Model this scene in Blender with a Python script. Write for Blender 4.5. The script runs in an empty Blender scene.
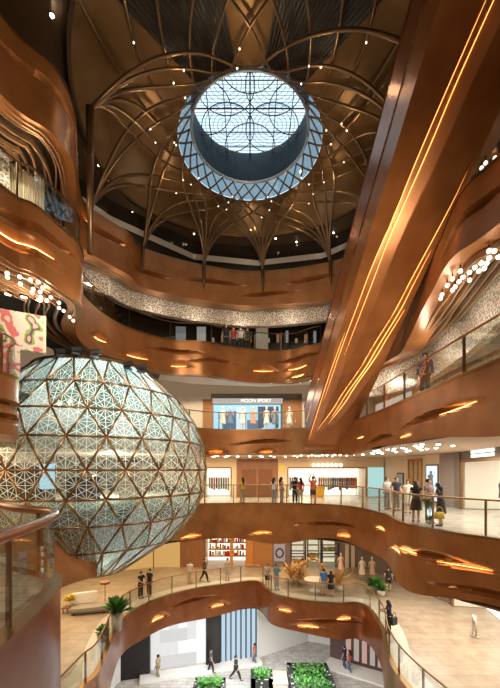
import bpy, math, random
from mathutils import Vector, Matrix, noise as mnoise
R = random.Random(7)
PI = math.pi
SC = bpy.context.scene
COL = SC.collection
# ------------------------------------------------------------------ camera, world, exposure
ZC = 14.5                       # eye height above the ground floor of the atrium
F = 354.0                       # focal length in pixels (wide shift lens)
CX, HY = 250.0, 470.0           # principal column, horizon row
cd = bpy.data.cameras.new('camera')
cam = bpy.data.objects.new('camera', cd)
COL.objects.link(cam)
cam.location = (0, 0, ZC)
cam.rotation_euler = (PI / 2, 0, 0)
cd.sensor_fit = 'HORIZONTAL' if False else 'AUTO'
cd.sensor_width = 36
cd.lens = 36 * F / 688.0
cd.shift_x = 0
cd.shift_y = (HY - 344.0) / 688.0
cd.clip_end = 300
SC.camera = cam
w = bpy.data.worlds.new('world'); SC.world = w
w.use_nodes = True
bg = w.node_tree.nodes['Background']
bg.inputs[0].default_value = (1.0, 0.66, 0.38, 1)
bg.inputs[1].default_value = 0.20
vs = SC.view_settings
vs.view_transform = 'Standard'; vs.look = 'None'; vs.exposure = 0.15; vs.gamma = 1.0
vs.use_curve_mapping = False

def area(name, loc, size, power, color, rot=(0, 0, 0), size_y=None, spread=None):
    l = bpy.data.lights.new(name, 'AREA'); l.energy = power; l.color = color
    l.shape = 'RECTANGLE'; l.size = size; l.size_y = size_y or size
    if spread: l.spread = spread
    o = bpy.data.objects.new(name, l); COL.objects.link(o)
    o.location = loc; o.rotation_euler = rot
    return o
def point(name, loc, power, color, rad=0.1):
    l = bpy.data.lights.new(name, 'POINT'); l.energy = power; l.color = color; l.shadow_soft_size = rad
    o = bpy.data.objects.new(name, l); COL.objects.link(o); o.location = loc
    return o
WARM = (1.0, 0.72, 0.42); NEUT = (1.0, 0.88, 0.72); COOL = (0.85, 0.93, 1.0)
# ceiling downlight fields of the galleries (area lamps just under each soffit)
LIGHTS = [
    # x, y, height rel. eye, sx, sy, watts, colour
    (0, 26.0, -4.6, 12, 3.0, 520, WARM), (-10, 20, -4.6, 4, 10, 480, WARM), (9.3, 17, -4.6, 3, 10, 560, NEUT),
    (0, 24.9, 0.75, 14, 2.5, 520, WARM), (8.8, 15.5, 0.75, 2.5, 9, 420, NEUT), (-9.5, 10, 0.75, 3, 4, 150, WARM),
    (0, 25.0, 5.3, 12, 2.5, 420, NEUT), (9.2, 13, 3.95, 1.6, 10, 130, WARM), (-8.0, 9.2, 5.1, 1.2, 2.0, 50, WARM),
    (0, 22.9, 8.9, 10, 1.2, 60, WARM), (-7.4, 8.8, 9.3, 1.5, 3, 60, WARM),
    (0, 22, -10.6, 10, 3, 800, COOL), (3, 18, -10.6, 5, 5, 260, NEUT),
]
for i, (x, y, h, sx, sy, pw, c) in enumerate(LIGHTS):
    area('gallery_downlight', (x, y, ZC + h), sx, pw, c, (0, 0, 0), sy)
# unseen fill spots, added to brighten the copper bands, sphere and escalator
def spot(name, loc, to, power, color, deg=70, blend=.8, rad=.25):
    l = bpy.data.lights.new(name, 'SPOT'); l.energy = power; l.color = color; l.spot_size = math.radians(deg); l.spot_blend = blend; l.shadow_soft_size = rad
    o = bpy.data.objects.new(name, l); COL.objects.link(o); o.location = loc
    o.rotation_euler = (Vector(to) - Vector(loc)).to_track_quat('-Z', 'Y').to_euler(); return o
SP = (1.0, 0.82, 0.60)
spot('fill_spot', (-2.5, 3, ZC + 9.0), (0, 22, ZC + 1.5), 3800, SP, 70)
spot('fill_spot', (2.5, 2, ZC + 3.0), (-2.5, 20, ZC + 9), 1900, SP, 70)
spot('fill_spot', (0.5, 8, ZC - 1.5), (4.7, 13.0, ZC + 6.0), 1900, SP, 55)
spot('fill_spot', (2.5, 6, ZC + 9.0), (-7, 15, ZC + 0.5), 4600, (1, .95, .88), 45)
spot('fill_spot', (1.5, 6, ZC + 3.5), (-7, 10, ZC + 8), 1000, SP, 75)
spot('fill_spot', (1.5, 9, ZC + 2), (-2, 22, ZC - 9), 1300, SP, 70)
spot('fill_spot', (-3, 7, ZC + 4), (6.2, 12, ZC - 1), 1300, SP, 50)

# ------------------------------------------------------------------ helpers
def P(px, py, h):               # a point of the photograph on the horizontal plane h metres above the eye
    d = F * h / (HY - py)
    return ((px - CX) * d / F, d)
def PX(x, d): return CX + F * x / d

def mesh(name, verts, faces, mat, parent=None, smooth=False):
    me = bpy.data.meshes.new(name)
    me.from_pydata([tuple(v) for v in verts], [], faces)
    if smooth:
        for p in me.polygons: p.use_smooth = True
    if mat is not None:
        for m in (mat if isinstance(mat, (list, tuple)) else [mat]): me.materials.append(m)
    me.update()
    o = bpy.data.objects.new(name, me); COL.objects.link(o)
    if parent is not None: o.parent = parent
    return o
def tag(o, label=None, cat=None, group=None, kind=None):
    if label: o['label'] = label
    if cat: o['category'] = cat
    if group: o['group'] = group
    if kind: o['kind'] = kind
    return o
def thing(name, label, cat, loc=(0, 0, 0), rz=0, group=None):
    o = bpy.data.objects.new(name, None); COL.objects.link(o)
    o.location = loc; o.rotation_euler = (0, 0, rz); o.empty_display_size = 0.2
    return tag(o, label, cat, group)
def copy_tree(o, parent=None):
    c = o.copy(); COL.objects.link(c)
    if parent is not None: c.parent = parent
    for ch in list(o.children): copy_tree(ch, c)
    return c

class MB:
    def __init__(s): s.v = []; s.f = []; s.sm = False
    def quad(s, a, b, c, d):
        n = len(s.v); s.v += [tuple(a), tuple(b), tuple(c), tuple(d)]; s.f.append((n, n + 1, n + 2, n + 3)); return s
    def grid(s, rows, closed=False):
        n = len(s.v); m = len(rows[0])
        for r in rows: s.v += [tuple(p) for p in r]
        for i in range(len(rows) - 1):
            for j in range(m if closed else m - 1):
                k = (j + 1) % m
                s.f.append((n + i * m + j, n + i * m + k, n + (i + 1) * m + k, n + (i + 1) * m + j))
        return s
    def box(s, c, d, rz=0.0):
        n = len(s.v); cs, sn = math.cos(rz), math.sin(rz)
        for dx in (-.5, .5):
            for dy in (-.5, .5):
                for dz in (-.5, .5):
                    x, y = dx * d[0], dy * d[1]
                    s.v.append((c[0] + x * cs - y * sn, c[1] + x * sn + y * cs, c[2] + dz * d[2]))
        for q in ((0, 1, 3, 2), (4, 6, 7, 5), (0, 4, 5, 1), (2, 3, 7, 6), (0, 2, 6, 4), (1, 5, 7, 3)):
            s.f.append(tuple(n + k for k in q))
        return s
    def tube(s, pts, r, seg=6, flat=1.0, caps=True):
        pts = [Vector(p) for p in pts]; rows = []
        up = Vector((0, 0, 1))
        for i, p in enumerate(pts):
            t = (pts[min(i + 1, len(pts) - 1)] - pts[max(i - 1, 0)])
            if t.length < 1e-9: t = Vector((0, 0, 1))
            t.normalize()
            a = t.cross(up)
            if a.length < 1e-3: a = t.cross(Vector((1, 0, 0)))
            a.normalize(); b = a.cross(t)
            rr = r[i] if isinstance(r, (list, tuple)) else r
            rows.append([p + a * (math.cos(2 * PI * k / seg) * rr) + b * (math.sin(2 * PI * k / seg) * rr * flat) for k in range(seg)])
        n = len(s.v); s.grid(rows, True)
        if caps:
            s.f.append(tuple(range(n, n + seg))[::-1]); e = n + (len(rows) - 1) * seg
            s.f.append(tuple(range(e, e + seg)))
        return s
    def lathe(s, c, prof, seg=16):
        rows = [[(c[0] + r * math.cos(2 * PI * k / seg), c[1] + r * math.sin(2 * PI * k / seg), c[2] + z) for k in range(seg)] for r, z in prof]
        return s.grid(rows, True)
    def ball(s, c, r, seg=10, sz=1.0):
        n = max(4, seg // 2)
        return s.lathe(c, [(max(1e-4, r * math.sin(PI * i / n)), -r * sz * math.cos(PI * i / n)) for i in range(n + 1)], seg)
    def build(s, name, mat, parent=None, smooth=False): return mesh(name, s.v, s.f, mat, parent, smooth)

def catmull(kn, step=0.22):
    kn = [Vector(k) for k in kn]
    K = [kn[0] * 2 - kn[1]] + kn + [kn[-1] * 2 - kn[-2]]
    out = []
    for i in range(1, len(K) - 2):
        a, b, c, d = K[i - 1:i + 3]
        n = max(2, int((c - b).length / 0.06))
        for j in range(n):
            t = j / n
            out.append(0.5 * ((2 * b) + (c - a) * t + (2 * a - 5 * b + 4 * c - d) * t * t + (3 * b - a - 3 * c + d) * t ** 3))
    out.append(kn[-1])
    L = [0]
    for i in range(1, len(out)): L.append(L[-1] + (out[i] - out[i - 1]).length)
    n = int(L[-1] / step); res = []; k = 0
    for i in range(n + 1):
        s = L[-1] * i / n
        while k < len(L) - 2 and L[k + 1] < s: k += 1
        t = (s - L[k]) / max(1e-9, L[k + 1] - L[k])
        res.append(out[k].lerp(out[k + 1], t))
    return res
def polysample(kn, n):
    kn = [Vector(k) for k in kn]; L = [0]
    for i in range(1, len(kn)): L.append(L[-1] + (kn[i] - kn[i - 1]).length)
    out = []; k = 0
    for i in range(n):
        s = L[-1] * i / (n - 1)
        while k < len(L) - 2 and L[k + 1] < s: k += 1
        out.append(kn[k].lerp(kn[k + 1], (s - L[k]) / max(1e-9, L[k + 1] - L[k])))
    return out
class Plan:
    def __init__(s, kn, step=0.22):
        s.p = catmull(kn, step); n = len(s.p)
        s.n = []
        for i in range(n):
            t = s.p[min(i + 2, n - 1)] - s.p[max(i - 2, 0)]; t.normalize(); s.n.append(Vector((-t.y, t.x)))
        s.L = [0]
        for i in range(1, n): s.L.append(s.L[-1] + (s.p[i] - s.p[i - 1]).length)
    def off(s, i, o): return s.p[i] + s.n[i] * o
    def at_px(s, px, dh=None):
        best = None
        for i, p in enumerate(s.p):
            if p.y < 2: continue
            c = abs(PX(p.x, p.y) - px) + (abs(p.y - dh) * 6 if dh else 0)
            if best is None or c < best[0]: best = (c, i)
        return best[1]

# ------------------------------------------------------------------ materials
MATS = {}
def mat(name, col, rough=0.5, metal=0.0, emit=None, es=1.0, noise=None, bump=None, alpha=None, spec=0.5, coat=0.0):
    if name in MATS: return MATS[name]
    m = bpy.data.materials.new(name); m.use_nodes = True; nt = m.node_tree; b = nt.nodes['Principled BSDF']
    b.inputs['Base Color'].default_value = (*col, 1); b.inputs['Roughness'].default_value = rough
    b.inputs['Metallic'].default_value = metal; b.inputs['Specular IOR Level'].default_value = spec
    b.inputs['Coat Weight'].default_value = coat
    if emit:
        b.inputs['Emission Color'].default_value = (*emit, 1); b.inputs['Emission Strength'].default_value = es
    tc = nt.nodes.new('ShaderNodeTexCoord')
    if noise:
        col2, sc, lo, hi = noise[:4]
        n = nt.nodes.new('ShaderNodeTexNoise'); n.inputs['Scale'].default_value = sc; n.inputs['Detail'].default_value = 5
        mp = nt.nodes.new('ShaderNodeMapping')
        if len(noise) > 4: mp.inputs['Scale'].default_value = noise[4]
        nt.links.new(tc.outputs['Object'], mp.inputs[0]); nt.links.new(mp.outputs[0], n.inputs['Vector'])
        r = nt.nodes.new('ShaderNodeValToRGB')
        r.color_ramp.elements[0].position = lo; r.color_ramp.elements[1].position = hi
        r.color_ramp.elements[0].color = (*col, 1); r.color_ramp.elements[1].color = (*col2, 1)
        nt.links.new(n.outputs[0], r.inputs[0]); nt.links.new(r.outputs[0], b.inputs['Base Color'])
    if bump:
        n = nt.nodes.new('ShaderNodeTexNoise'); n.inputs['Scale'].default_value = bump[0]; n.inputs['Detail'].default_value = 3
        nt.links.new(tc.outputs['Object'], n.inputs['Vector'])
        bp = nt.nodes.new('ShaderNodeBump'); bp.inputs['Strength'].default_value = bump[1]; bp.inputs['Distance'].default_value = 0.05
        nt.links.new(n.outputs[0], bp.inputs['Height']); nt.links.new(bp.outputs[0], b.inputs['Normal'])
    MATS[name] = m
    return m
def glass(name, tint, opac=0.08, rough=0.03, gl=0.12, diff=None):
    m = bpy.data.materials.new(name); m.use_nodes = True; nt = m.node_tree
    nt.nodes.remove(nt.nodes['Principled BSDF']); out = nt.nodes['Material Output']
    t = nt.nodes.new('ShaderNodeBsdfTransparent'); t.inputs[0].default_value = (*tint, 1)
    g = nt.nodes.new('ShaderNodeBsdfGlossy'); g.inputs['Roughness'].default_value = rough
    mx = nt.nodes.new('ShaderNodeMixShader')
    fr = nt.nodes.new('ShaderNodeLayerWeight'); fr.inputs[0].default_value = 0.25
    ma = nt.nodes.new('ShaderNodeMath'); ma.operation = 'MULTIPLY_ADD'; ma.inputs[1].default_value = 0.28; ma.inputs[2].default_value = gl * 0.4
    nt.links.new(fr.outputs['Fresnel'], ma.inputs[0]); nt.links.new(ma.outputs[0], mx.inputs[0])
    nt.links.new(t.outputs[0], mx.inputs[1]); nt.links.new(g.outputs[0], mx.inputs[2])
    last = mx
    if diff:
        d = nt.nodes.new('ShaderNodeBsdfDiffuse'); d.inputs[0].default_value = (*diff, 1)
        tl = nt.nodes.new('ShaderNodeBsdfTranslucent'); tl.inputs[0].default_value = (*diff, 1)
        ad = nt.nodes.new('ShaderNodeMixShader'); ad.inputs[0].default_value = 0.5
        nt.links.new(d.outputs[0], ad.inputs[1]); nt.links.new(tl.outputs[0], ad.inputs[2])
        m2 = nt.nodes.new('ShaderNodeMixShader'); m2.inputs[0].default_value = opac
        nt.links.new(mx.outputs[0], m2.inputs[1]); nt.links.new(ad.outputs[0], m2.inputs[2]); last = m2
    nt.links.new(last.outputs[0], out.inputs[0])
    MATS[name] = m
    return m

COPPER = mat('copper', (0.29, 0.108, 0.030), 0.34, 0.38, noise=((0.46, 0.192, 0.060), 1.1, 0.3, 0.75), bump=(0.7, 0.12))
COPPER2 = mat('copper_lower', (0.27, 0.09, 0.03), 0.28, 0.45, noise=((0.40, 0.15, 0.056), 1.4, 0.3, 0.75), bump=(1.0, 0.12))
ESCM = mat('copper_escalator', (0.29, 0.104, 0.029), 0.29, 0.42, noise=((0.46, 0.182, 0.055), 0.9, 0.3, 0.75), bump=(0.6, 0.1))
FINM = mat('fin_bronze', (0.42, 0.26, 0.15), 0.4, 0.45)
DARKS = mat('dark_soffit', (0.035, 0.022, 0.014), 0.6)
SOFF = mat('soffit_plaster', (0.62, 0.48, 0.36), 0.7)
BRONZE = mat('bronze', (0.33, 0.19, 0.085), 0.3, 0.85)
DBRONZE = mat('dark_bronze', (0.13, 0.07, 0.035), 0.35, 0.8)
RIBM = mat('rib_bronze', (0.20, 0.125, 0.07), 0.34, 0.8)
CEILM = mat('ceiling_bronze', (0.16, 0.085, 0.028), 0.42, 0.45, noise=((0.25, 0.14, 0.05), 0.5, 0.3, 0.75))
LED = mat('led_amber', (1, .5, .15), emit=(1.0, 0.50, 0.16), es=9)
LAMP = mat('lamp_white', (1, 1, 1), emit=(1.0, 0.88, 0.70), es=2.0)
SPOTM = mat('downlight', (1, 1, 1), emit=(1.0, 0.85, 0.62), es=14)
RGLASS = glass('rail_glass', (0.94, 0.97, 0.96), gl=0.05)
SKYM = mat('sky_emitter', (0, 0, 0), 1.0, emit=(0.62, 0.80, 0.90), es=1.6)
STEEL = mat('steel', (0.55, 0.52, 0.48), 0.3, 0.9)
BLACK = mat('black', (0.012, 0.012, 0.014), 0.5)
WHITE = mat('white_paint', (0.78, 0.74, 0.68), 0.6)
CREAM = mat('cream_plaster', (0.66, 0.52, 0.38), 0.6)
GREYW = mat('grey_wall', (0.17, 0.135, 0.11), 0.5)
WOOD = mat('brown_wood', (0.20, 0.085, 0.035), 0.4, noise=((0.29, 0.13, 0.06), 2.0, 0.3, 0.7, (6, 6, 0.5)))
def tile_mat(name, c1, c2, scale, rough, mortar):
    m = mat(name, c1, rough); nt = m.node_tree; b = nt.nodes['Principled BSDF']
    tc = nt.nodes['Texture Coordinate']; br = nt.nodes.new('ShaderNodeTexBrick')
    br.inputs['Color1'].default_value = (*c1, 1); br.inputs['Color2'].default_value = (*c2, 1); br.inputs['Mortar'].default_value = (*mortar, 1)
    br.inputs['Scale'].default_value = scale; br.inputs['Mortar Size'].default_value = 0.012
    n = nt.nodes.new('ShaderNodeTexNoise'); n.inputs['Scale'].default_value = 1.6; n.inputs['Detail'].default_value = 8
    mx = nt.nodes.new('ShaderNodeMix'); mx.data_type = 'RGBA'; mx.blend_type = 'MULTIPLY'; mx.inputs[0].default_value = 0.7
    rp = nt.nodes.new('ShaderNodeValToRGB'); rp.color_ramp.elements[0].position = .3; rp.color_ramp.elements[0].color = (.55, .5, .45, 1); rp.color_ramp.elements[1].position = .7
    nt.links.new(tc.outputs['Object'], br.inputs['Vector']); nt.links.new(tc.outputs['Object'], n.inputs['Vector'])
    nt.links.new(n.outputs[0], rp.inputs[0]); nt.links.new(br.outputs[0], mx.inputs[6]); nt.links.new(rp.outputs[0], mx.inputs[7])
    nt.links.new(mx.outputs[2], b.inputs['Base Color'])
    return m
FLOORB = tile_mat('floor_beige_stone', (0.45, 0.37, 0.285), (0.43, 0.35, 0.265), 0.34, 0.3, (0.38, 0.305, 0.23))
FLOORW = tile_mat('floor_white_stone', (0.66, 0.62, 0.57), (0.60, 0.57, 0.53), 0.7, 0.22, (0.4, 0.37, 0.34))
def perf_mat():                 # perforated light-brown filigree panels
    m = mat('filigree_panel', (0.5, 0.42, 0.33), 0.4, 0.2); nt = m.node_tree; b = nt.nodes['Principled BSDF']; tc = nt.nodes['Texture Coordinate']
    v = nt.nodes.new('ShaderNodeTexVoronoi'); v.feature = 'DISTANCE_TO_EDGE'; v.inputs['Scale'].default_value = 7.5
    r = nt.nodes.new('ShaderNodeValToRGB'); r.color_ramp.elements[0].position = 0.04; r.color_ramp.elements[0].color = (0.85, 0.78, 0.68, 1)
    r.color_ramp.elements[1].position = 0.16; r.color_ramp.elements[1].color = (0.30, 0.24, 0.18, 1)
    nt.links.new(tc.outputs['Object'], v.inputs['Vector']); nt.links.new(v.outputs[0], r.inputs[0]); nt.links.new(r.outputs[0], b.inputs['Base Color'])
    return m
PERF = perf_mat()
def em(name, col, s=1.0): return mat(name, (0.02, 0.02, 0.02), 0.5, emit=col, es=s)
def cm(name, col, rough=0.7): return mat(name, col, rough)

# ------------------------------------------------------------------ the levels: plan curves (x, depth) of each gallery edge
H5, H4, H3, H2, H1, H0 = 11.75, 7.46, 2.65, -2.1, -8.1, -14.5
B5, B4, B3, B2, B1 = 9.75, 5.53, 0.97, -4.3, -10.1
CEIL = 14.4
def pts(h, L): return [P(a, b, h) for a, b in L]
plan5 = Plan([(-6.9, 5)] + pts(H5, [(0, 14), (52, 65), (74, 110)]) + [(-6.55, 13.4)] + pts(H5, [(82, 200), (102, 217), (129, 234), (146, 250), (205, 266), (259, 272), (329, 263)]) + [(6.6, 18.4), (7.6, 15.4), (7.5, 12.5), (7.35, 10.2), (7.6, 8), (8, 5)])
plan4 = Plan([(-7.2, 5), P(0, 185, H4), P(34, 205, H4), P(51, 219, H4), P(68, 234, H4), P(80, 246, H4), (-5.95, 12.6), (-6.75, 13.7)] + pts(H4, [(83, 296), (102, 314), (129, 328), (170, 340), (205, 342), (232, 347), (286, 351), (313, 345)]) + [(6.9, 19.2), (7.35, 16.9), (6.95, 14.6), (6.15, 11.4), (5.68, 9.4), (5.95, 8.4), (6.5, 5)])
plan3 = Plan([(-7.3, 5), (-6.8, 9.4), (-6.85, 10.5), (-7.6, 11.5), (-7.4, 14), (-6.6, 17.5), (-4.6, 21.2), (-2.8, 22.9), (0, 23.5), (3, 22.7), (5.2, 20.9), (5.8, 16.8), (5.9, 12.3), (6.0, 8.5), (6.2, 5)])
plan2 = Plan([(-2.5, 1.6), (-2.95, 4.3), (-3.3, 6.0), (-3.9, 7.1), (-5.4, 8.0), (-7.0, 9.6), (-7.2, 11.4), (-6.75, 13.2), (-6.2, 14.6), (-6.5, 17.4), (-5.2, 20), (-2.8, 21.8), (0.6, 22.1), (3.5, 21.8), (5.6, 20.4), (6.3, 16.9), (6.0, 13.8), (6.7, 11.8), (7.6, 10.4), (8.6, 7.5), (9, 4)])
plan1 = Plan([(-6.3, 10)] + pts(H1, [(83, 688), (101, 668), (120, 622), (141, 607), (168, 596), (202, 588), (230, 584), (252, 581.5)]) + [(0.75, 25.2)] + pts(H1, [(272, 594), (298, 600), (336, 604), (357, 603.5), (369, 610), (381, 629), (387, 656), (407, 688)]) + [(6.4, 10)])
out5 = [(-9, 4), (-9.2, 13), (-9.2, 16.5), (-7.6, 19), (-3.6, 22.4), (.5, 23.1), (4.6, 22.3), (8, 19.5), (9.8, 15), (9.8, 9), (10.2, 4)]
out4 = [(-10, 4), (-10, 14), (-9.6, 17.5), (-8, 21.5), (-4, 24.2), (1, 25), (6, 24), (10, 20), (10, 9), (9.5, 4)]
out3 = [(-11, 4), (-11, 12), (-13.5, 15), (-13.5, 22), (-9, 29.5), (9.8, 29.5), (12, 22), (12.5, 10), (12, 4)]
out2 = [(-8, 1), (-11.5, 5), (-13, 11), (-13.5, 18), (-12, 30), (12, 30), (14.2, 20.5), (13.6, 15), (13, 4)]
out1 = [(-15, 9), (-15, 26.5), (-10, 31), (-5, 32), (11, 32), (15, 28), (14.6, 21.4), (13.6, 15.4), (13, 9)]

BOARD = mat('pale_boards', (.55, .49, .43), .5)
def slab(plan, outk, h, hb, fmat, smat, fname, sname, i0=0, i1=None):
    n = len(plan.p); i1 = i1 or n
    o = polysample(outk, n)
    a = [(plan.p[i].x, plan.p[i].y) for i in range(n)]
    e = [plan.off(i, 0.06) for i in range(n)]
    NS = 8
    def surf(z, name, m):
        rows = [[(e[i].lerp(o[i], k / NS).x, e[i].lerp(o[i], k / NS).y, ZC + z) for k in range(NS + 1)] for i in range(0, n, 2)]
        ob = MB().grid(rows).build(name, m); tag(ob, kind='structure'); return ob
    surf(h - 0.01, fname, fmat)
    if sname == 'ceiling_third':
        a_, b_ = plan.at_px(165, 20), plan.at_px(335, 20.5)
        for (j0, j1, mm_) in ((0, a_ + 1, smat), (a_, b_ + 1, BOARD), (b_, n, smat)):
            ob = MB().grid([[(e[i].lerp(o[i], k / NS).x, e[i].lerp(o[i], k / NS).y, ZC + hb) for k in range(NS + 1)] for i in range(j0, j1)]).build(sname, mm_); tag(ob, kind='structure')
    elif sname: surf(hb, sname, smat)
def outer_wall(outk, h0, h1, m, name):
    o = polysample(outk, 60)
    ob = MB().grid([[(p.x, p.y, ZC + h0) for p in o], [(p.x, p.y, ZC + h1) for p in o]]).build(name, m)
    tag(ob, kind='structure'); return ob

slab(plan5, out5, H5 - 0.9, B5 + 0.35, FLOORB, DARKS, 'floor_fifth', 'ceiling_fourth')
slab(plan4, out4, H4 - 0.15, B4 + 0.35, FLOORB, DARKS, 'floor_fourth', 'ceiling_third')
slab(plan3, out3, H3, B3 + 0.02, FLOORW, SOFF, 'floor_third', 'ceiling_second')
slab(plan2, out2, H2, B2 + 0.02, FLOORW, SOFF, 'floor_second', 'ceiling_first')
slab(plan1, out1, H1, B1 + 0.02, FLOORB, SOFF, 'floor_first', 'ceiling_ground')
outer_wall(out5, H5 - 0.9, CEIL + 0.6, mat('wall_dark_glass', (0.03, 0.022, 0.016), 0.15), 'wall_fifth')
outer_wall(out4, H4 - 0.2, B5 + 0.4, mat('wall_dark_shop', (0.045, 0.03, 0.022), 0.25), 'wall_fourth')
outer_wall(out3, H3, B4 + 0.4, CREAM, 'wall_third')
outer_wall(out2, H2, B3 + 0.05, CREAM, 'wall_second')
outer_wall(out1, H1, B2 + 0.05, mat('wall_tan', (0.40, 0.27, 0.16), 0.6), 'wall_first')
gf = MB().quad((-16, 4, 0), (16, 4, 0), (16, 34, 0), (-16, 34, 0)).build('floor_ground', FLOORW); tag(gf, kind='structure')
outer_wall([(-9.5, 8), (-9, 24.6), (0.6, 27.3), (5, 30), (12, 27), (12, 8)], H0, B1 + 0.1, WHITE, 'wall_ground')

# white stone border along the edge of the lowest gallery
bo = MB(); bo.grid([[(plan1.off(i, o).x, plan1.off(i, o).y, ZC + H1 + .006) for i in range(len(plan1.p))] for o in (.15, 1.05)])
tag(bo.build('trim_2', mat('border_stone', (.62, .58, .52), .25)), kind='structure')
# ------------------------------------------------------------------ balconies
def bump(x): return math.cos(x * PI / 2) ** 2 if abs(x) < 1 else 0.0
def balcony(plan, ht, hb, lens, label, i0=0, i1=None, m=COPPER, wob=0.1, rowstep=0.055, drop=0.0, cap=BRONZE, lean=0.0):
    """lens: (px, depth hint, half length, height above the eye, lens height, recess, lit)"""
    n = len(plan.p); i1 = n if i1 is None else i1
    root = thing('gallery_balcony', label, 'balcony', (plan.p[(i0 + i1) // 2].x, plan.p[(i0 + i1) // 2].y, ZC + hb))
    base = Vector(root.location)
    LL = []
    for (px, dh, hl, h, lh, d, lit) in lens:
        k = plan.at_px(px, dh); LL.append((plan.L[k], hl, h, lh, d, lit))
    nr = max(8, int((ht - hb) / rowstep))
    rows = []
    for i in range(i0, i1):
        s = plan.L[i]; row = []
        zb = hb + wob * math.sin(s * 0.55 + hb) + wob * .6 * math.sin(s * 1.13 + 2 * hb)
        q = plan.off(i, 0.5); row.append((q.x - base.x, q.y - base.y, ZC + zb + .05 - base.z))
        for r in range(nr + 1):
            z = zb + (ht - zb) * r / nr
            o = 0.0
            for (sc, hl, h, lh, d, lit) in LL:
                b = bump((s - sc) / hl)
                if b > 0.01:
                    zz = h + 0.10 * math.sin((s - sc) * .5)
                    if z >= zz and z < zz + lh * b:
                        x_ = (z - zz) / (lh * b)
                        o = max(o, d * b * (1 - x_ if lit or h < 0 else x_))
            o += lean * max(0, min(1, (plan.p[i].x - 3) / 2)) * (ht - z)
            q = plan.off(i, o); row.append((q.x - base.x, q.y - base.y, ZC + z - base.z))
        q = plan.off(i, 0.28); row.append((q.x - base.x, q.y - base.y, ZC + ht - base.z))
        rows.append(row)
    MB().grid(rows).build('fascia', m, root, True).data.set_sharp_from_angle(angle=math.radians(28))
    for (sc, hl, h, lh, d, lit) in LL:
        if not lit: continue
        a = []; b2 = []
        for i in range(i0, i1):
            s = plan.L[i]; b = bump((s - sc) / (hl * 0.75))
            if b > 0.12:
                zz = h + 0.10 * math.sin((s - sc) * .5) + 0.035 + (ht - hb) / nr * .5
                q = plan.off(i, 0.35 * d * b + 0.02 + lean * max(0, min(1, (plan.p[i].x - 3) / 2)) * (ht - h)); a.append((q.x - base.x, q.y - base.y, ZC + zz - base.z))
                q = plan.off(i, d * b * 0.62 + 0.02 + lean * max(0, min(1, (plan.p[i].x - 3) / 2)) * (ht - h)); b2.append((q.x - base.x, q.y - base.y, ZC + zz - base.z))
        if len(a) > 2: MB().grid([a, b2]).build('light_strip', LED, root)
    c = MB()
    c.grid([[(plan.off(i, o).x - base.x, plan.off(i, o).y - base.y, ZC + ht + z - base.z) for i in range(i0, i1)] for (o, z) in ((-0.03, -.02), (-0.03, .05), (.18, .05), (.18, -.02))])
    c.build('coping', cap, root)
    return root, base
def fins(root, base, plan, hb, offn, offf, i0, i1, count=6, hgt=0.24, m=FINM):
    for k in range(count):
        a = []; wv = R.uniform(0, 6)
        rows = []
        for i in range(i0, i1):
            p = plan.p[i]; s = plan.L[i]
            off = offf + (offn - offf) * max(0, min(1, (19 - p.y) / 6.0))
            o = off * (0.10 + 0.9 * (k + 0.3) / count) + 0.06 * off * math.sin(s * 0.75 + wv) * math.sin(s * .31 + k)
            z = hb + 0.02 + 0.05 * math.sin(s * 0.6 + wv)
            r = []
            for (do, dz) in ((0, 0), (0.04, 0), (0.04, hgt), (0, hgt)):
                q = plan.off(i, o + do); r.append((q.x - base.x, q.y - base.y, ZC + z + dz - base.z))
            rows.append(r)
        MB().grid(rows, True).build('soffit_fin', m, root)
def bulkhead(root, base, plan, htop, hbot, offn, offf, i0, i1):
    rows = []
    for i in range(i0, i1):
        p = plan.p[i]
        off = offf + (offn - offf) * max(0, min(1, (19 - p.y) / 6.0))
        q = plan.off(i, off); q2 = plan.off(i, off + .35)
        rows.append([(q.x - base.x, q.y - base.y, ZC + htop - base.z), (q.x - base.x, q.y - base.y, ZC + hbot - base.z), (q2.x - base.x, q2.y - base.y, ZC + hbot - base.z)])
    MB().grid(rows).build('filigree_band', PERF, root)
n5, n4, n3, n2, n1 = (len(p.p) for p in (plan5, plan4, plan3, plan2, plan1))
G = lambda px, d, hl, h, lh=.26, dp=.30: (px, d, hl, h, lh, dp, False)
Lt = lambda px, d, hl, h, lh=.46, dp=.24: (px, d, hl, h, lh, dp, True)
b5, o5 = balcony(plan5, H5, B5, [G(45, 10.2, 2.6, 11.0, .2, .2), G(110, 16.8, 2.2, 10.9), G(150, 19, 2.0, 10.45), G(215, 20.5, 2.6, 10.8), G(265, 21, 2.4, 10.3), G(310, 20.5, 2.2, 10.9), Lt(84, 15.5, 0.8, 11.1)],
    'highest curved copper balcony band, below the lattice ceiling and its slim columns', wob=.04)
fins(b5, o5, plan5, B5, 2.0, 0.8, 0, n5, 11, .12); bulkhead(b5, o5, plan5, B5 + .3, 8.95, 2.2, 1.0, 0, n5)
b4, o4 = balcony(plan4, H4, B4, [Lt(20, 9.8, 2.2, 6.25, .34, .22), G(40, 10.5, 2.4, 6.75), G(10, 9.4, 1.6, 6.0), Lt(102, 16.9, .95, 6.15), Lt(137, 19, 1.3, 6.0), G(170, 20.2, 2.4, 6.7), Lt(178, 20.4, .9, 5.95), G(215, 21, 2.2, 6.35), Lt(265, 22, 1.2, 6.1), Lt(299, 21.8, 1.4, 6.25), Lt(297, 21.8, 1.1, 5.75), G(300, 21.8, 2.4, 6.75), G(470, 9, 2.4, 6.4), Lt(418, 12.8, .9, 6.0)],
    'second copper balcony band from the top, sweeping behind top of the glass sphere', lean=-.19)
m4 = plan4.at_px(322, 20.8)
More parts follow.
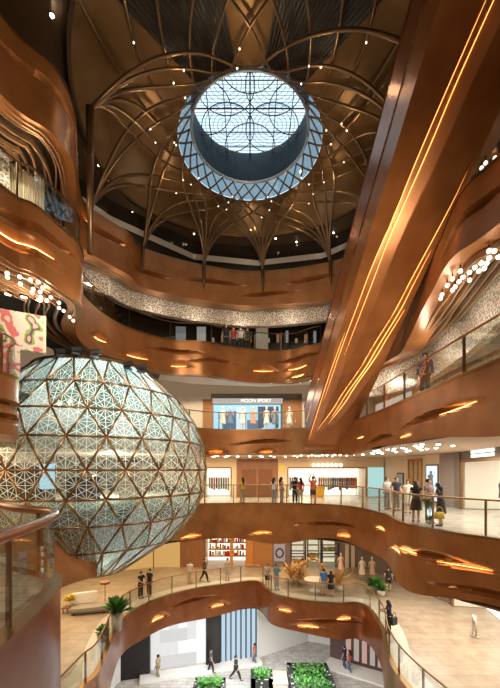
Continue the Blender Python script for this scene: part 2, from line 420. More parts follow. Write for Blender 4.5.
fins(b4, o4, plan4, B4, 1.9, 0.5, 0, m4, 9, .14); fins(b4, o4, plan4, B4 - .06, 1.15, 0.5, m4, n4, 6, .16); bulkhead(b4, o4, plan4, B4 + .3, 4.2, 1.25, 0.7, m4, n4)
s3a = next(i for i, p in enumerate(plan3.p) if p.y > 11.7); s3b = next(i for i, p in enumerate(plan3.p) if p.y > 20.6)
b3, o3 = balcony(plan3, H3, B3, [G(10, 9.8, 1.3, 1.7), G(4, 9.5, 1.0, 1.3)], 'short copper balcony band beside the glass sphere, under the mural', 0, s3a)
b3b, o3b = balcony(plan3, H3, B3, [Lt(217, 23, 1.1, 1.12, .36), Lt(265, 23.5, 1.0, 1.12, .34), G(262, 23.5, 2.6, 1.75), Lt(360, 19, .9, 1.62, .28, .2), Lt(403, 14, 1.1, 1.25, .26, .2), Lt(455, 10.5, 1.8, 1.72, .26, .2), G(430, 12, 3.4, 1.66), G(380, 17, 2.2, 1.3)],
    'copper balcony band at the foot of the escalator, running on to the right edge', s3b, n3)
s2a = next(i for i, p in enumerate(plan2.p) if p.y > 9.0); s2b = next(i for i, p in enumerate(plan2.p) if p.y > 14.4); s2c = next(i for i, p in enumerate(plan2.p) if p.y > 19.6)
b2n, o2n = balcony(plan2, H2, B2, [], 'round copper balcony base in the near left corner', 0, s2a, m=COPPER2)
b2m, o2m = balcony(plan2, H2, B2, [], 'copper balcony piece wedged under the left of the glass sphere', s2a, s2b)
b2, o2 = balcony(plan2, H2, B2, [Lt(193, 21, 1.2, -4.1, .3), Lt(262, 22, 1.2, -4.0, .3), G(330, 21.8, 3.0, -3.3), Lt(345, 21, 1.0, -3.9), Lt(378, 17, 1.0, -2.9, .25), Lt(390, 15, 1.4, -3.45), Lt(405, 13.7, 1.5, -3.2, .34), G(432, 12.5, 2.6, -3.1), Lt(462, 11.5, 1.7, -3.2, .34), G(480, 11, 2.4, -3.9)],
    'wide wavy copper balcony band across the middle, in front of the clothes shops', s2c, n2, wob=.2)
b1, o1 = balcony(plan1, H1, B1, [Lt(160, 22, 1.0, -9.4), G(190, 23.5, 2.2, -8.9), Lt(218, 25, 1.1, -9.6), Lt(285, 22.5, 1.0, -9.0), Lt(309, 21.8, 1.4, -9.75, .34, .24), Lt(345, 21.6, 1.0, -9.1), G(330, 21.6, 2.6, -9.3)],
    'lowest wavy copper balcony band, above the bright ground floor', m=COPPER2)

# ------------------------------------------------------------------ glass railings
def railing(plan, h, i0, i1, label, rail=1.12, gap=1.55, post=0.03, off=0.1, rr=0.035, railmat=BRONZE, pmat=BRONZE, gm=None, lowrail=False):
    root = thing('glass_railing', label, 'railing', (plan.p[(i0 + i1) // 2].x, plan.p[(i0 + i1) // 2].y, ZC + h + .05)); b = Vector(root.location)
    gpts = [plan.off(i, off) for i in range(i0, i1)]
    MB().tube([(q.x - b.x, q.y - b.y, rail) for q in gpts], rr, 8, 1.0).build('handrail', railmat, root, True)
    rows = []
    for z in (0.0, rail - .06): rows.append([(q.x - b.x, q.y - b.y, z) for q in gpts])
    for z in (rail - .06, 0.0): rows.append([(q.x + plan.n[i0 + k].x * .014 - b.x, q.y + plan.n[i0 + k].y * .014 - b.y, z) for k, q in enumerate(gpts)])
    MB().grid(rows).build('glass_panel', gm or RGLASS, root)
    s = plan.L[i0]; cnt = 0
    for i in range(i0, i1):
        if plan.L[i] >= s and cnt < 98:
            q = plan.off(i, off + .04); a = math.atan2(plan.n[i].y, plan.n[i].x)
            MB().box((q.x - b.x, q.y - b.y, rail / 2), (.07, post * 1.3, rail), a).build('post', pmat, root); s += gap; cnt += 1
    return root
railing(plan4, H4, 0, plan4.at_px(322, 20.8), 'railing of clear glass with dark slim handrail, on the second copper band from the top', 1.05, 2.4, .025, railmat=DBRONZE, pmat=DBRONZE, rr=.03)
railing(plan3, H3, 0, s3a, 'glass railing in front of the pink and green mural', 1.1, 1.6)
railing(plan3, H3, s3b, n3, 'glass railing on the band at the foot of the escalator, running on to right edge', 1.1, 1.9, .035, pmat=DBRONZE)
railing(plan2, H2, 0, s2a, 'curved glass railing with broad copper handrail, round balcony in near left corner', 1.22, 3.0, .03, rr=.085, railmat=COPPER2)
railing(plan2, H2, s2c, n2, 'glass railing on the wide middle balcony, in front of the clothes shops', 1.12, 1.7, .04)
railing(plan1, H1, 0, n1, 'glass railing with bronze handrail on the lowest balcony', 1.12, 1.7, .035)

# ------------------------------------------------------------------ ceiling, oculus, skylight
OC = Vector((0.0, 16.0)); R1, HR, HT = 2.6, 15.15, 16.35
def rim(th):
    c, s = math.cos(th), math.sin(th)
    a = 7.0; b = 5.6 if s > 0 else 8.0
    return 1.0 / math.sqrt((c / a) ** 2 + (s / b) ** 2)
NT = 96
def ring(rf, z): return [(OC.x + rf(2 * PI * k / NT) * math.cos(2 * PI * k / NT), OC.y + rf(2 * PI * k / NT) * math.sin(2 * PI * k / NT), ZC + z) for k in range(NT)]
rows = [ring(lambda t: 3.2, 14.62)] + [ring(lambda t, u=u: 3.2 + (rim(t) - 3.2) * u, 14.62 - .3 * u ** 1.5) for u in (.1, .3, .5, .75, 1)] + [ring(lambda t: rim(t) + .02, CEIL - .15)]
tag(MB().grid(rows, True).build('ceiling_dome', CEILM, None, True), kind='structure')
rows = [ring(lambda t: rim(t), CEIL - .14), ring(lambda t: rim(t) + .14, CEIL - .14), ring(lambda t: rim(t) + .14, CEIL + .35), ring(lambda t: rim(t) + .6, CEIL + .35), ring(lambda t: rim(t) + .6, CEIL + .12), ring(lambda t: rim(t) + 2, CEIL + .12), ring(lambda t: rim(t) + 9, CEIL + .12)]
tag(MB().grid(rows, True).build('ceiling_outer', mat('ceil_outer', (0.09, 0.05, 0.025), 0.5), None), kind='structure')
# dark ribbed panels on the ceiling towards the camera, either side of a plain centre strip
for (a0, a1) in ((-128, -99), (-81, -52)):
    rows = []
    for u in [0, .2, .4, .6, .8, 1]:
        r_ = []
        for k in range(41):
            t = math.radians(a0 + (a1 - a0) * k / 40); rr = 3.25 + (rim(t) * .97 - 3.25) * u
            r_.append((OC.x + rr * math.cos(t), OC.y + rr * math.sin(t), ZC + 14.56 - .3 * u ** 1.5 - (.04 if k % 2 else 0)))
        rows.append(r_)
    tag(MB().grid(rows).build('ceiling_panel', mat('dark_ribbed', (.022, .016, .012), .5)), kind='structure')
# drum of the skylight: fluted dark wall
rows = []
NF = 288
for z in (HR - .02, HT + .3):
    rows.append([(OC.x + (R1 + (.03 if k % 2 else 0)) * math.cos(2 * PI * k / NF), OC.y + (R1 + (.03 if k % 2 else 0)) * math.sin(2 * PI * k / NF), ZC + z) for k in range(NF)])
tag(MB().grid(rows, True).build('wall_drum', mat('drum_dark', (0.012, 0.022, 0.032), 0.4, 0.2)), kind='structure')
tag(MB().tube([(OC.x + (R1 + .02) * math.cos(t * PI / 48), OC.y + (R1 + .02) * math.sin(t * PI / 48), ZC + HR - .02) for t in range(97)], .06, 6).build('trim_oculus_ring', mat('pale_metal', (0.6, 0.6, 0.6), 0.3, 0.8), None, True), kind='structure')
MB0 = MB().grid([ring(lambda t: R1 + .03, HR - .03), ring(lambda t: 3.19, 14.64)], True)
skirt = MB0.build('window_2', glass('skirt_glass', (0.22, 0.28, 0.32), gl=.3)); tag(skirt, kind='structure')
sky = MB().lathe((OC.x, OC.y, ZC + 18.2), [(0.001, 0), (9, 0)], 48).build('sky', SKYM); tag(sky, kind='structure')
# glazing bars of the skylight
win = thing('window_1', None, None, (OC.x, OC.y, ZC + HT)); win['kind'] = 'structure'
gb = MB()
def seg(a, b, r=.03): gb.tube([(a[0], a[1], 0), (b[0], b[1], 0)], r, 5)
for t in (-1.9, -1.15, 0, 1.15, 1.9):
    l = math.sqrt(R1 * R1 - t * t)
    seg((t, -l), (t, l), .035 if t == 0 else .022); seg((-l, t), (l, t), .022)
gb.build('glazing_bar', DBRONZE, win)
ar = MB()
for (cx, cy) in ((1.05, .95), (-1.05, .95), (1.05, -.95), (-1.05, -.95), (0, 1.9), (0, -1.9), (2.1, 0), (-2.1, 0)):
    run = []
    for k in range(49):
        x, y = cx + 1.25 * math.cos(k * PI / 24), cy + 1.25 * math.sin(k * PI / 24)
        if x * x + y * y < R1 * R1: run.append((x, y, -.03))
        else:
            if len(run) > 2: ar.tube(run, .022, 5)
            run = []
    if len(run) > 2: ar.tube(run, .022, 5)
ar.build('circle_tracery', DBRONZE, win)
lv = MB()
for k in range(34):
    y = -2.5 + k * .15; l = math.sqrt(max(.05, R1 * R1 - y * y))
    lv.tube([(-l, y, .16), (l, y, .16)], .014, 4)
lv.build('louver', mat('louver_grey', (0.16, 0.2, 0.23), .5), win)
cc = MB()
for (cx, cy) in ((1.05, .95), (-1.05, .95), (1.05, -.95), (-1.05, -.95)):
    for r_ in (.3, .5, .7, .9, 1.08):
        cc.tube([(cx + r_ * math.cos(k * PI / 16), cy + r_ * math.sin(k * PI / 16), .1) for k in range(33)], .012, 4)
cc.build('inner_ring', mat('louver_grey', (0.16, 0.2, 0.23), .5), win)
pane = MB().lathe((0, 0, .08), [(0.001, 0), (R1, 0)], 48).build('glass_pane', glass('skylight_glass', (0.9, 0.96, 1.0), gl=.05), win)

# ------------------------------------------------------------------ lattice of ribs and slim columns
lat = thing('ceiling_lattice', 'bronze lattice of curved ribs around the round skylight, on slim columns', 'ceiling lattice', (OC.x, OC.y, ZC + 10.2)); lb = Vector(lat.location)
trunks = []
trunks.append(Vector((-5.62, 12.45)))
for px, dh in ((88, 15.6), (141, 18.4), (205, 20.3), (262, 20.9), (329, 20)):
    i = plan5.at_px(px, dh); trunks.append(plan5.off(i, -.14))
for (x, y) in ((6.7, 17.3), (6.7, 13.6), (5.5, 10.3), (5.4, 6.8), (1.9, 5.2), (-1.9, 5.2), (-5.4, 6.8)): trunks.append(Vector((x, y)))
nodes = []
for ti, T in enumerate(trunks):
    near = T.y < 12
    hb_ = 7.6 if ti == 0 else (10.4 if not near else 10.8)
    th = math.atan2(T.y - OC.y, T.x - OC.x); rt = (T - OC).length
    MB().tube([(T.x - lb.x, T.y - lb.y, ZC + hb_ - lb.z), (T.x - lb.x, T.y - lb.y, ZC + 11.0 - lb.z), (T.x - lb.x, T.y - lb.y, ZC + (12.75 if ti == 0 else 11.8) - lb.z)], [.035 if ti else .1, .085 if ti else .13, .11 if ti else .15], 8).build('column', RIBM, lat, True)
NR = 28
tp = [(math.atan2(T.y - OC.y, T.x - OC.x), (T - OC).length) for T in trunks]
def wrap(x): return (x + PI) % (2 * PI) - PI
for k in range(NR):
    for sg_ in (-1, 1):
        phi = 2 * PI * (k + .5) / NR
        tw = sg_ * math.radians(52)
        ti_ = min(range(len(tp)), key=lambda q: abs(wrap(tp[q][0] - phi - tw))); th, rt = tp[ti_]; hs = 12.7 if ti_ == 0 else 11.7
        de = wrap(th - phi - tw)
        run, rad = [], []
        for j in range(45):
            u = j / 44
            b_ = max(0, (u - .3) / .7); b_ = b_ * b_ * (3 - 2 * b_)
            rho = 2.70 + (rt - 2.70) * u ** 1.05
            an = phi + tw * (1 - (1 - u) ** 1.6) + de * b_
            h = 14.32 - (14.32 - hs) * u ** 3.6 + .78 * max(0, 1 - (rho - 2.7) / .95) ** 1.6
            run.append((OC.x + rho * math.cos(an) - lb.x, OC.y + rho * math.sin(an) - lb.y, ZC + h - lb.z)); rad.append(.034 + .05 * u)
            if j in (8, 17): nodes.append(run[-1])
        MB().tube(run, rad, 6).build('rib', RIBM, lat, True)
for k, q in enumerate(nodes):
    if k % 3 == 0: MB().ball((q[0], q[1], q[2] - .06), .035, 6).build('node_lamp', LAMP, lat)
for k in range(10):
    a = 2 * PI * k / 10 + .3
    point('lattice_lamp', (OC.x + 4.2 * math.cos(a), OC.y + 4.2 * math.sin(a), ZC + 13.7), 16, WARM, .06)

# ------------------------------------------------------------------ escalator
eA = Vector((3.26, 21.0, 1.36)); eB = Vector((4.32, 6.45, 11.36)); EW = 2.42
esc = thing('escalator', 'long copper clad escalator climbing across the hall to upper right corner', 'escalator', (eA.x, eA.y, ZC + eA.z))
def epos(u, t, dz=0): return (eA.lerp(eB, t).x - eA.x + u * EW, eA.lerp(eB, t).y - eA.y, eA.lerp(eB, t).z - eA.z + dz)
L1s = [[(0, .02), (.3, .04), (.5, .09), (.62, .16), (.8, .3), (1, .36)], [(0, .05), (.35, .10), (.55, .16), (.7, .26), (1, .46)], [(0, .09), (.3, .18), (.6, .27), (.8, .4), (1, .55)],
       [(0.05, .10), (.2, .38), (.35, .62), (.5, .8), (.7, .93), (1, .97)], [(0.05, .18), (.2, .47), (.35, .72), (.5, .88), (.75, .98)], [(0.08, .30), (.22, .58), (.38, .82), (.5, .93)]]
def lv_u(L, t):
    if t < L[0][0] or t > L[-1][0]: return None
    for (a, b) in zip(L, L[1:]):
        if a[0] <= t <= b[0]:
            x = (t - a[0]) / (b[0] - a[0]); x = x * x * (3 - 2 * x) * .4 + x * .6
            return a[1] + (b[1] - a[1]) * x
NU, NTt = 120, 90
rows = []
STR = {0: (.02, .45), 1: (.2, .95), 2: (.35, 1.0), 3: (.06, .75), 4: (.12, .62), 5: (.1, .5)}
def envl(j, t):
    a, b = STR[j]; x = (t - a) / (b - a)
    return max(0, math.sin(PI * x)) ** .6 if 0 < x < 1 else 0
for it in range(NTt + 1):
    t = it / NTt; row = []
    for iu in range(NU + 1):
        u = iu / NU; d = 0
        for j, L in enumerate(L1s):
            ul = lv_u(L, t)
            if ul is None: continue
            x = (u - ul) / .17
            if 0 <= x < 1: d = max(d, .18 * envl(j, t) * (1 - x))
        row.append(epos(u, t, d))
    rows.append(row)
MB().grid(rows).build('underside_cladding', ESCM, esc, True).data.set_sharp_from_angle(angle=math.radians(18))
for j, L in enumerate(L1s):
    a, b = [], []
    for it in range(NTt + 1):
        t = it / NTt; ul = lv_u(L, t); e = envl(j, t)
        if ul is None or e < .15: continue
        a.append(epos(ul + .022, t, .02 + .06 * e)); b.append(epos(ul + .022, t, .02 + .12 * e))
    if len(a) > 3: MB().grid([a, b]).build('light_slit', mat('led_esc', (1, .5, .15), emit=(1, .40, .09), es=3.2), esc)
SH = 2.35
sd = MB()
for u in (0, 1):
    sd.grid([[epos(u, t / 20, dz) for t in range(21)] for dz in (0, SH * .48)])
sd.build('lower_side_panel', ESCM, esc)
sd = MB()
for u, o in ((0, -.012), (1, .012)):
    sd.grid([[epos(u + o, t / 20, dz) for t in range(21)] for dz in (SH * .49, SH)])
sd.build('upper_side_panel', mat('copper_side', (0.34, 0.11, 0.04), 0.24, 0.5, bump=(.5, .06)), esc)
MB().tube([epos(0, t / 20, SH + .02) for t in range(21)], .05, 6).build('handrail', DBRONZE, esc)
MB().tube([epos(1, t / 20, SH + .02) for t in range(21)], .05, 6).build('handrail', DBRONZE, esc)
st = MB()
for k in range(70):
    t = (k + .5) / 70; q = epos(.5, t, 1.15); st.box(q, (1.2, .24, .16))
st.build('step', mat('step_grey', (.12, .12, .12), .4, .6), esc)
MB().box((EW / 2, .1, -.03), (EW + .1, .35, .16)).build('landing_lip', COPPER, esc)

# ------------------------------------------------------------------ glass sphere
SXc, SYc = -7.45, 17.0
prof = [(4.55, 2.7), (3.3, 4.05), (2.2, 4.8), (1.17, 5.2), (0.0, 5.33), (-1.03, 5.22), (-2.03, 4.8), (-3.2, 3.8), (-4.75, 1.4)]
sph = thing('glass_sphere', 'huge faceted sphere of pale glass triangles in bronze frames', 'glass sphere', (SXc, SYc, ZC - 5.2)); sb = Vector(sph.location)
NS = 26
V = []
for k, (h, r) in enumerate(prof):
    V.append([Vector((r * math.cos(2 * PI * (j + .5 * (k % 2)) / NS), r * math.sin(2 * PI * (j + .5 * (k % 2)) / NS), ZC + h - sb.z)) for j in range(NS)])
gm = MB(); fm = MB(); lm = MB(); tris = []
for k in range(len(prof) - 1):
    for j in range(NS):
        j1 = (j + 1) % NS
        if k % 2 == 0: t1 = (V[k][j], V[k][j1], V[k + 1][j]); t2 = (V[k + 1][j], V[k + 1][j1], V[k][j1])
        else: t1 = (V[k][j], V[k][j1], V[k + 1][j1]); t2 = (V[k + 1][j], V[k + 1][j1], V[k][j])
        tris += [t1, t2]
edges = set()
def kk(v): return tuple(round(c, 3) for c in v)
for t in tris:
    n = len(gm.v); gm.v += [tuple(v) for v in t]; gm.f.append((n, n + 1, n + 2))
    for a, b in ((0, 1), (1, 2), (2, 0)): edges.add(tuple(sorted((kk(t[a]), kk(t[b])))))
    A, B, C = t; nr_ = (B - A).cross(C - A).normalized(); ce = (A + B + C) / 3
    if nr_.dot(Vector((ce.x, ce.y, ce.z - 5.2))) < 0: nr_ = -nr_
    def line(p, q, wd=.011):
        d = (q - p).normalized().cross(nr_) * wd; o = nr_ * .015
        lm.quad(p + d + o, q + d + o, q - d + o, p - d + o)
    mAB, mBC, mCA = (A + B) / 2, (B + C) / 2, (C + A) / 2
    for (a, b, c) in ((A, mAB, mCA), (mAB, B, mBC), (mCA, mBC, C), (mAB, mBC, mCA)):
        line(a, (b + c) / 2); line(b, (a + c) / 2); line(c, (a + b) / 2)
    line(mAB, mBC, .009); line(mBC, mCA, .009); line(mCA, mAB, .009)
for a, b in edges: fm.tube([a, b], .045, 5)
gob = gm.build('glass_facets', [glass('sphere_glass', (0.62, 0.84, 0.80), .36, .05, .25, (0.46, 0.74, 0.70)), glass('sphere_glass_clear', (0.80, 0.92, 0.88), .07, .05, .2, (0.55, 0.7, 0.65)),
  glass('sphere_glass_deep', (0.42, 0.66, 0.62), .22, .05, .3, (0.32, 0.58, 0.54)), glass('sphere_glass_pale', (0.75, 0.9, 0.88), .50, .05, .25, (0.66, 0.86, 0.84))], sph)
for fi, p in enumerate(gob.data.polygons): p.material_index = 1 if 3 <= fi // (2 * NS) <= 4 else R.choice((0, 0, 2, 2, 3))
lm.build('white_tracery', mat('frit_white', (0.92, 0.97, 0.95), .4, emit=None), sph)
fm.build('bronze_frame', BRONZE, sph, True)
cp = MB().lathe((0, 0, ZC + 4.56 - sb.z), [(0.01, 0), (2.7, 0), (2.7, .1), (0.01, .1)], 36).build('roof_plate', DARKS, sph)
MB().lathe((0, 0, ZC + .75 - sb.z), [(0.01, 0), (4.75, 0), (4.75, .6), (0.01, .6)], 36).build('inner_slab', mat('slab_white', (.7, .62, .5), .6), sph)
MB().lathe((0, 0, ZC - 1.45 - sb.z), [(0.01, 0), (4.7, 0), (4.7, .2), (0.01, .2)], 36).build('inner_floor', WHITE, sph)
point('sphere_lamp', (SXc + 1, SYc - 1, ZC + 3.2), 700, COOL, .5)
point('sphere_lamp', (SXc + 1.2, SYc - .5, ZC + .2), 300, NEUT, .3)
point('sphere_lamp', (SXc + .5, SYc - .5, ZC - 3.0), 200, COOL, .3)

# ------------------------------------------------------------------ shopfronts and back walls
class WL:
    def __init__(s, ax, ay, bx, by): s.a = Vector((ax, ay)); s.b = Vector((bx, by)); s.d = (s.b - s.a).normalized(); s.n = Vector((s.d.y, -s.d.x)); s.ang = math.atan2(s.d.y, s.d.x)
    def at(s, px):
        k = (px - CX) / F; d = s.b - s.a
        t = (k * s.a.y - s.a.x) / (d.x - k * d.y)
        return s.a + d * t
    def h(s, px, py): return (HY - py) * s.at(px).y / F
def wbox(mb, W, p0, p1, h0, h1, thick=.1, out=0.0):
    """a slab along wall W between two columns; OUT = how far its front stands before the wall line"""
    a, b = W.at(p0), W.at(p1); m = (a + b) / 2 + W.n * (out - thick / 2)
    mb.box((m.x, m.y, ZC + (h0 + h1) / 2), ((b - a).length, thick, h1 - h0), W.ang); return mb
def wallpiece(name, W, p0, p1, h0, h1, m, thick=.15, out=0.0):
    o = wbox(MB(), W, p0, p1, h0, h1, thick, out).build(name, m); return tag(o, kind='structure')
def item(name, label, cat, mb, m, group=None, smooth=False):
    return tag(mb.build(name, m, None, smooth), label, cat, group)
def text(parent, body, W, pc, h, size, m, out=.06, name='sign_letters', ext=.01):
    cu = bpy.data.curves.new(name, 'FONT'); cu.body = body; cu.size = size; cu.extrude = ext; cu.align_x = 'CENTER'; cu.align_y = 'CENTER'
    cu.materials.append(m); o = bpy.data.objects.new(name, cu); COL.objects.link(o)
    p = W.at(pc) + W.n * out
    bpy.context.view_layer.update()
    me = bpy.data.meshes.new_from_object(o.evaluated_get(bpy.context.evaluated_depsgraph_get())); me.materials.clear(); me.materials.append(m)
    bpy.data.objects.remove(o); o = bpy.data.objects.new(name, me); COL.objects.link(o)
    o.location = (p.x, p.y, ZC + h); o.rotation_euler = (PI / 2, 0, W.ang); o.parent = parent
    return o
LITW = em('lit_shop_wall', (1.0, 0.88, 0.68), 1.6)  # shop lighting put into the walls as their own glow
LITY = em('lit_yellow_wall', (1.0, 0.62, 0.22), 1.0)
SCRB = em('screen_blue', (0.42, 0.78, 1.0), 1.0)
SIGNW = em('sign_white', (1.0, 0.95, 0.9), 1.5)

# --- second floor, back wall (the level of the clothes shops)
WA = WL(-12, 27.5, 10.5, 27.5); WB = WL(10.5, 27.5, 11.6, 20); WC = WL(11.6, 20, 10.6, 15)
top2 = B3
wallpiece('wall_back', WA, 140, 205, H2, top2, CREAM); wallpiece('wall_back', WA, 231, 288, H2, top2, CREAM); wallpiece('wall_back', WA, 366, 384, H2, top2, CREAM)
wallpiece('wall_back', WA, 205, 231, .15, top2, CREAM); wallpiece('wall_back', WA, 288, 366, .15, top2, CREAM)
wallpiece('wall_right', WB, 384, 456, H2, top2, CREAM)
wallpiece('wall_right', WC, 456, 461, H2, top2, GREYW, .3, .1); wallpiece('wall_right', WC, 461, 520, .45, top2, GREYW)
def shop_interior(name, label, W, p0, p1, h0, h1, depth, m, lit):
    root = thing(name, label, 'shop')
    n = W.n; a, b = W.at(p0), W.at(p1); A, B = a - n * depth, b - n * depth
    MB().quad((A.x, A.y, ZC + h0), (B.x, B.y, ZC + h0), (B.x, B.y, ZC + h1), (A.x, A.y, ZC + h1)).build('back_wall', lit, root)
    mb = MB()
    mb.quad((a.x, a.y, ZC + h0), (A.x, A.y, ZC + h0), (A.x, A.y, ZC + h1), (a.x, a.y, ZC + h1)).quad((b.x, b.y, ZC + h0), (B.x, B.y, ZC + h0), (B.x, B.y, ZC + h1), (b.x, b.y, ZC + h1))
    mb.quad((a.x, a.y, ZC + h1), (A.x, A.y, ZC + h1), (B.x, B.y, ZC + h1), (b.x, b.y, ZC + h1)).build('side_wall', m, root)
    f = MB(); wbox(f, W, p0 - .6, p0 + .6, h0, h1, .12, .05); wbox(f, W, p1 - .6, p1 + .6, h0, h1, .12, .05); wbox(f, W, p0, p1, h1 - .04, h1 + .08, .12, .05)
    f.build('door_frame', BRONZE, root)
    return root
shop_interior('clothes_shop', 'bright clothes shop right of the copper sphere edge, left of the brown double doors', WA, 205, 231, H2 + .02, .15, 1.8, WHITE, LITW)['label'] = 'bright narrow shop left of the brown double doors'
s2 = shop_interior('clothes_shop', 'wide bright clothes shop with a row of white globe lamps above', WA, 288, 366, H2 + .02, .15, 2.0, WHITE, LITW)
s3 = shop_interior('clothes_shop', 'bright cream shop at the right edge with lit square sign tiles', WC, 461, 520, H2 + .02, .45, 1.9, WHITE, LITW)
sg = MB()
dr = thing('double_door', 'brown wooden double doors between the two bright clothes shops', 'door')
wbox(MB(), WA, 236.5, 278, H2, .85, .08, .03).build('door_surround', WOOD, dr)
for a, b in ((242, 256), (258.5, 272)): wbox(MB(), WA, a, b, H2 + .02, .05, .06, .07).build('door_leaf', mat('wood_leaf', (.16, .065, .028), .35), dr)
for a in (255, 259.5): wbox(MB(), WA, a - .15, a + .15, -1.2, -.6, .06, .12).build('handle', BRONZE, dr)
item('wall_sign', 'small yellow square sign on cream wall beside brown double doors', 'sign', wbox(MB(), WA, 279.5, 284.5, -.15, .35, .05, .08), em('sign_yellow', (1, .6, .05), .8))
for k in range(7):
    x = 313 + k * 4.5; q = WA.at(x) + WA.n * .25
    o = thing('globe_lamp', 'small white globe lamp in the row above the wide clothes shop', 'lamp', (q.x, q.y, ZC + .38), 0, 'globe lamps above the wide clothes shop')
    MB().ball((0, 0, 0), .14, 10).build('globe', LAMP, o, True); MB().box((0, .1, 0), (.05, .22, .05)).build('bracket', BRONZE, o)
# garments on rails
def rack(px0, px1, W, dep, label, n, hrail=-.55, gl='clothes on the rails of the bright shops'):
    a = W.at(px0) - W.n * dep; b = W.at(px1) - W.n * dep
    r = thing('clothes_rail', label, 'clothes rail', (a.x, a.y, ZC + H2))
    L = (b - a)
    MB().tube([(0, 0, hrail - H2), (L.x, L.y, hrail - H2)], .018, 6).build('rail', STEEL, r)
    for t in (0.02, .98): MB().tube([(L.x * t, L.y * t, 0), (L.x * t, L.y * t, hrail - H2)], .02, 6).build('upright', STEEL, r)
    cols = [((.55, .08, .05), 'red'), ((.08, .09, .12), 'black'), ((.30, .24, .18), 'tan'), ((.22, .26, .32), 'slate'), ((.5, .30, .05), 'mustard'), ((.45, .4, .36), 'grey'), ((.30, .06, .08), 'maroon'), ((.13, .18, .13), 'green')]
    for k in range(n):
        t = (k + .5) / n; c, nmx = cols[R.randrange(len(cols))]
        p = a + L * t; hh = R.uniform(.75, 1.05); wd = L.length / n * .42
        g = MB(); rows = []
        for (z, w_, dd) in ((0, .04, .03), (-.06, .18, .07), (-.16, .23, .09), (-.4, .17, .09), (-hh, .24, .1)):
            rows.append([(p.x + wd * math.cos(q * PI / 4) , p.y + w_ * math.sin(q * PI / 4), ZC + hrail - .05 + z) for q in range(8)])
        g.grid(rows, True)
        item('garment', nmx + ' garment hanging on a rail in a bright clothes shop', 'garment', g, cm('cloth_' + nmx, c), gl + ', ' + nmx)
rack(207, 229, WA, .9, 'steel clothes rail in the narrow bright shop', 9)
rack(291, 300, WA, 1.2, 'steel clothes rail at left of the wide clothes shop', 4)
rack(321, 362, WA, 1.2, 'long steel clothes rail at right of the wide clothes shop', 17)
rack(472, 505, WC, 1.3, 'steel clothes rail in the cream shop at the right edge', 10)
q = WA.at(319) - WA.n * .7
tb = thing('display_table', 'mustard yellow display table inside the wide clothes shop', 'table', (q.x, q.y, ZC + H2))
MB().box((0, 0, .78), (1.1, .7, .06)).build('table_top', cm('mustard', (.62, .33, .03)), tb); MB().box((0, 0, .38), (1.0, .6, .74)).build('pedestal', cm('mustard', (.62, .33, .03)), tb)
# panels, screens and sign of the right hand wall
item('wall_screen', 'pale aqua lit panel right of the wide clothes shop', 'screen', wbox(MB(), WA, 368, 383.5, H2 + .05, .2, .08, .05), em('aqua', (.50, .83, .80), .75))
ps = thing('wall_poster', 'small framed poster on cream wall right of the aqua panel', 'poster')
wbox(MB(), WB, 397.5, 404, -1.3, -.2, .05, .05).build('frame', BLACK, ps); wbox(MB(), WB, 398.3, 403.2, -1.22, -.28, .05, .06).build('print', cm('poster_blue', (.38, .45, .5)), ps)
gd = thing('gate', 'tall bronze framed gate between cream wall and grey pillar', 'gate')
for a in (409, 413.5, 418, 422): wbox(MB(), WB, a - .5, a + .5, H2, .75, .08, .08).build('upright', BRONZE, gd)
wbox(MB(), WB, 409, 422, .55, .72, .08, .08).build('header', BRONZE, gd); wbox(MB(), WB, 409.5, 421.5, H2, .55, .04, .02).build('panel', cm('gate_tan', (.45, .30, .17)), gd)
sc_ = thing('advert_screen', 'tall bluish white advert screen on grey wall behind the chatting group', 'screen')
wbox(MB(), WB, 426.5, 439, -2.0, .35, .10, .06).build('bezel', GREYW, sc_); wbox(MB(), WB, 427.5, 438, -1.9, .25, .06, .08).build('display', em('screen_white', (.72, .86, 1.0), 1.1), sc_)
fg = MB(); q = WB.at(432.5) + WB.n * .1
fg.ball((q.x, q.y, ZC - .15), .10, 8); fg.lathe((q.x, q.y, ZC - 1.2), [(.25, 0), (.2, .4), (.16, .7), (.22, .85), (.05, .95)], 8)
fg.build('printed_figure', cm('fig_dark', (.25, .25, .28)), sc_)
wallpiece('wall_right', WB, 440, 456, H2, top2, cm('mauve_grey', (.27, .22, .20)), .1, .04)
sgn = thing('lit_sign', 'sign of small glowing square tiles above the cream shop', 'sign')
for r_ in range(2):
    for k in range(7):
        x = 472 + k * 3.4; wbox(MB(), WC, x, x + 2.5, .62 + r_ * .2, .77 + r_ * .2, .04, .06).build('sign_tile', SIGNW, sgn)

# --- third floor: screen shop, boards, right hand shops, mural
WD = WL(-8, 27, 9.5, 27); WE = WL(9.5, 27, 10.2, 20); WF = WL(10.2, 20, 10.3, 9)
wallpiece('wall_back', WD, 150, 211, H3, B4, CREAM); wallpiece('wall_back', WD, 302, 375, H3, B4, CREAM)
wallpiece('wall_back', WD, 211, 302, H3 + 2.75, B4 + .3, GREYW)
ms = thing('screen_shop', 'shop with a wide blue glowing screen and timber slats, above the escalator foot band', 'shop')
wbox(MB(), WD, 213, 281, H3, H3 + 2.4, .2, -.4).build('display_wall', SCRB, ms)
for k in range(12):
    x = 203 + k * .9; wbox(MB(), WD, x, x + .45, H3, H3 + 2.7, .1, .12).build('timber_slat', cm('slat_orange', (.5, .2, .05)), ms)
for k in range(20):
    x = 282.5 + k * .95; wbox(MB(), WD, x, x + .5, H3, H3 + 2.7, .1, .12).build('timber_slat', cm('slat_orange', (.5, .2, .05)), ms)
wbox(MB(), WD, 212, 283, H3 + 2.42, H3 + 2.8, .15, .05).build('sign_board', em('signboard', (.95, .85, .75), .45), ms)
text(ms, 'MOON SPORT', WD, 256, H3 + 2.62, .36, SIGNW)
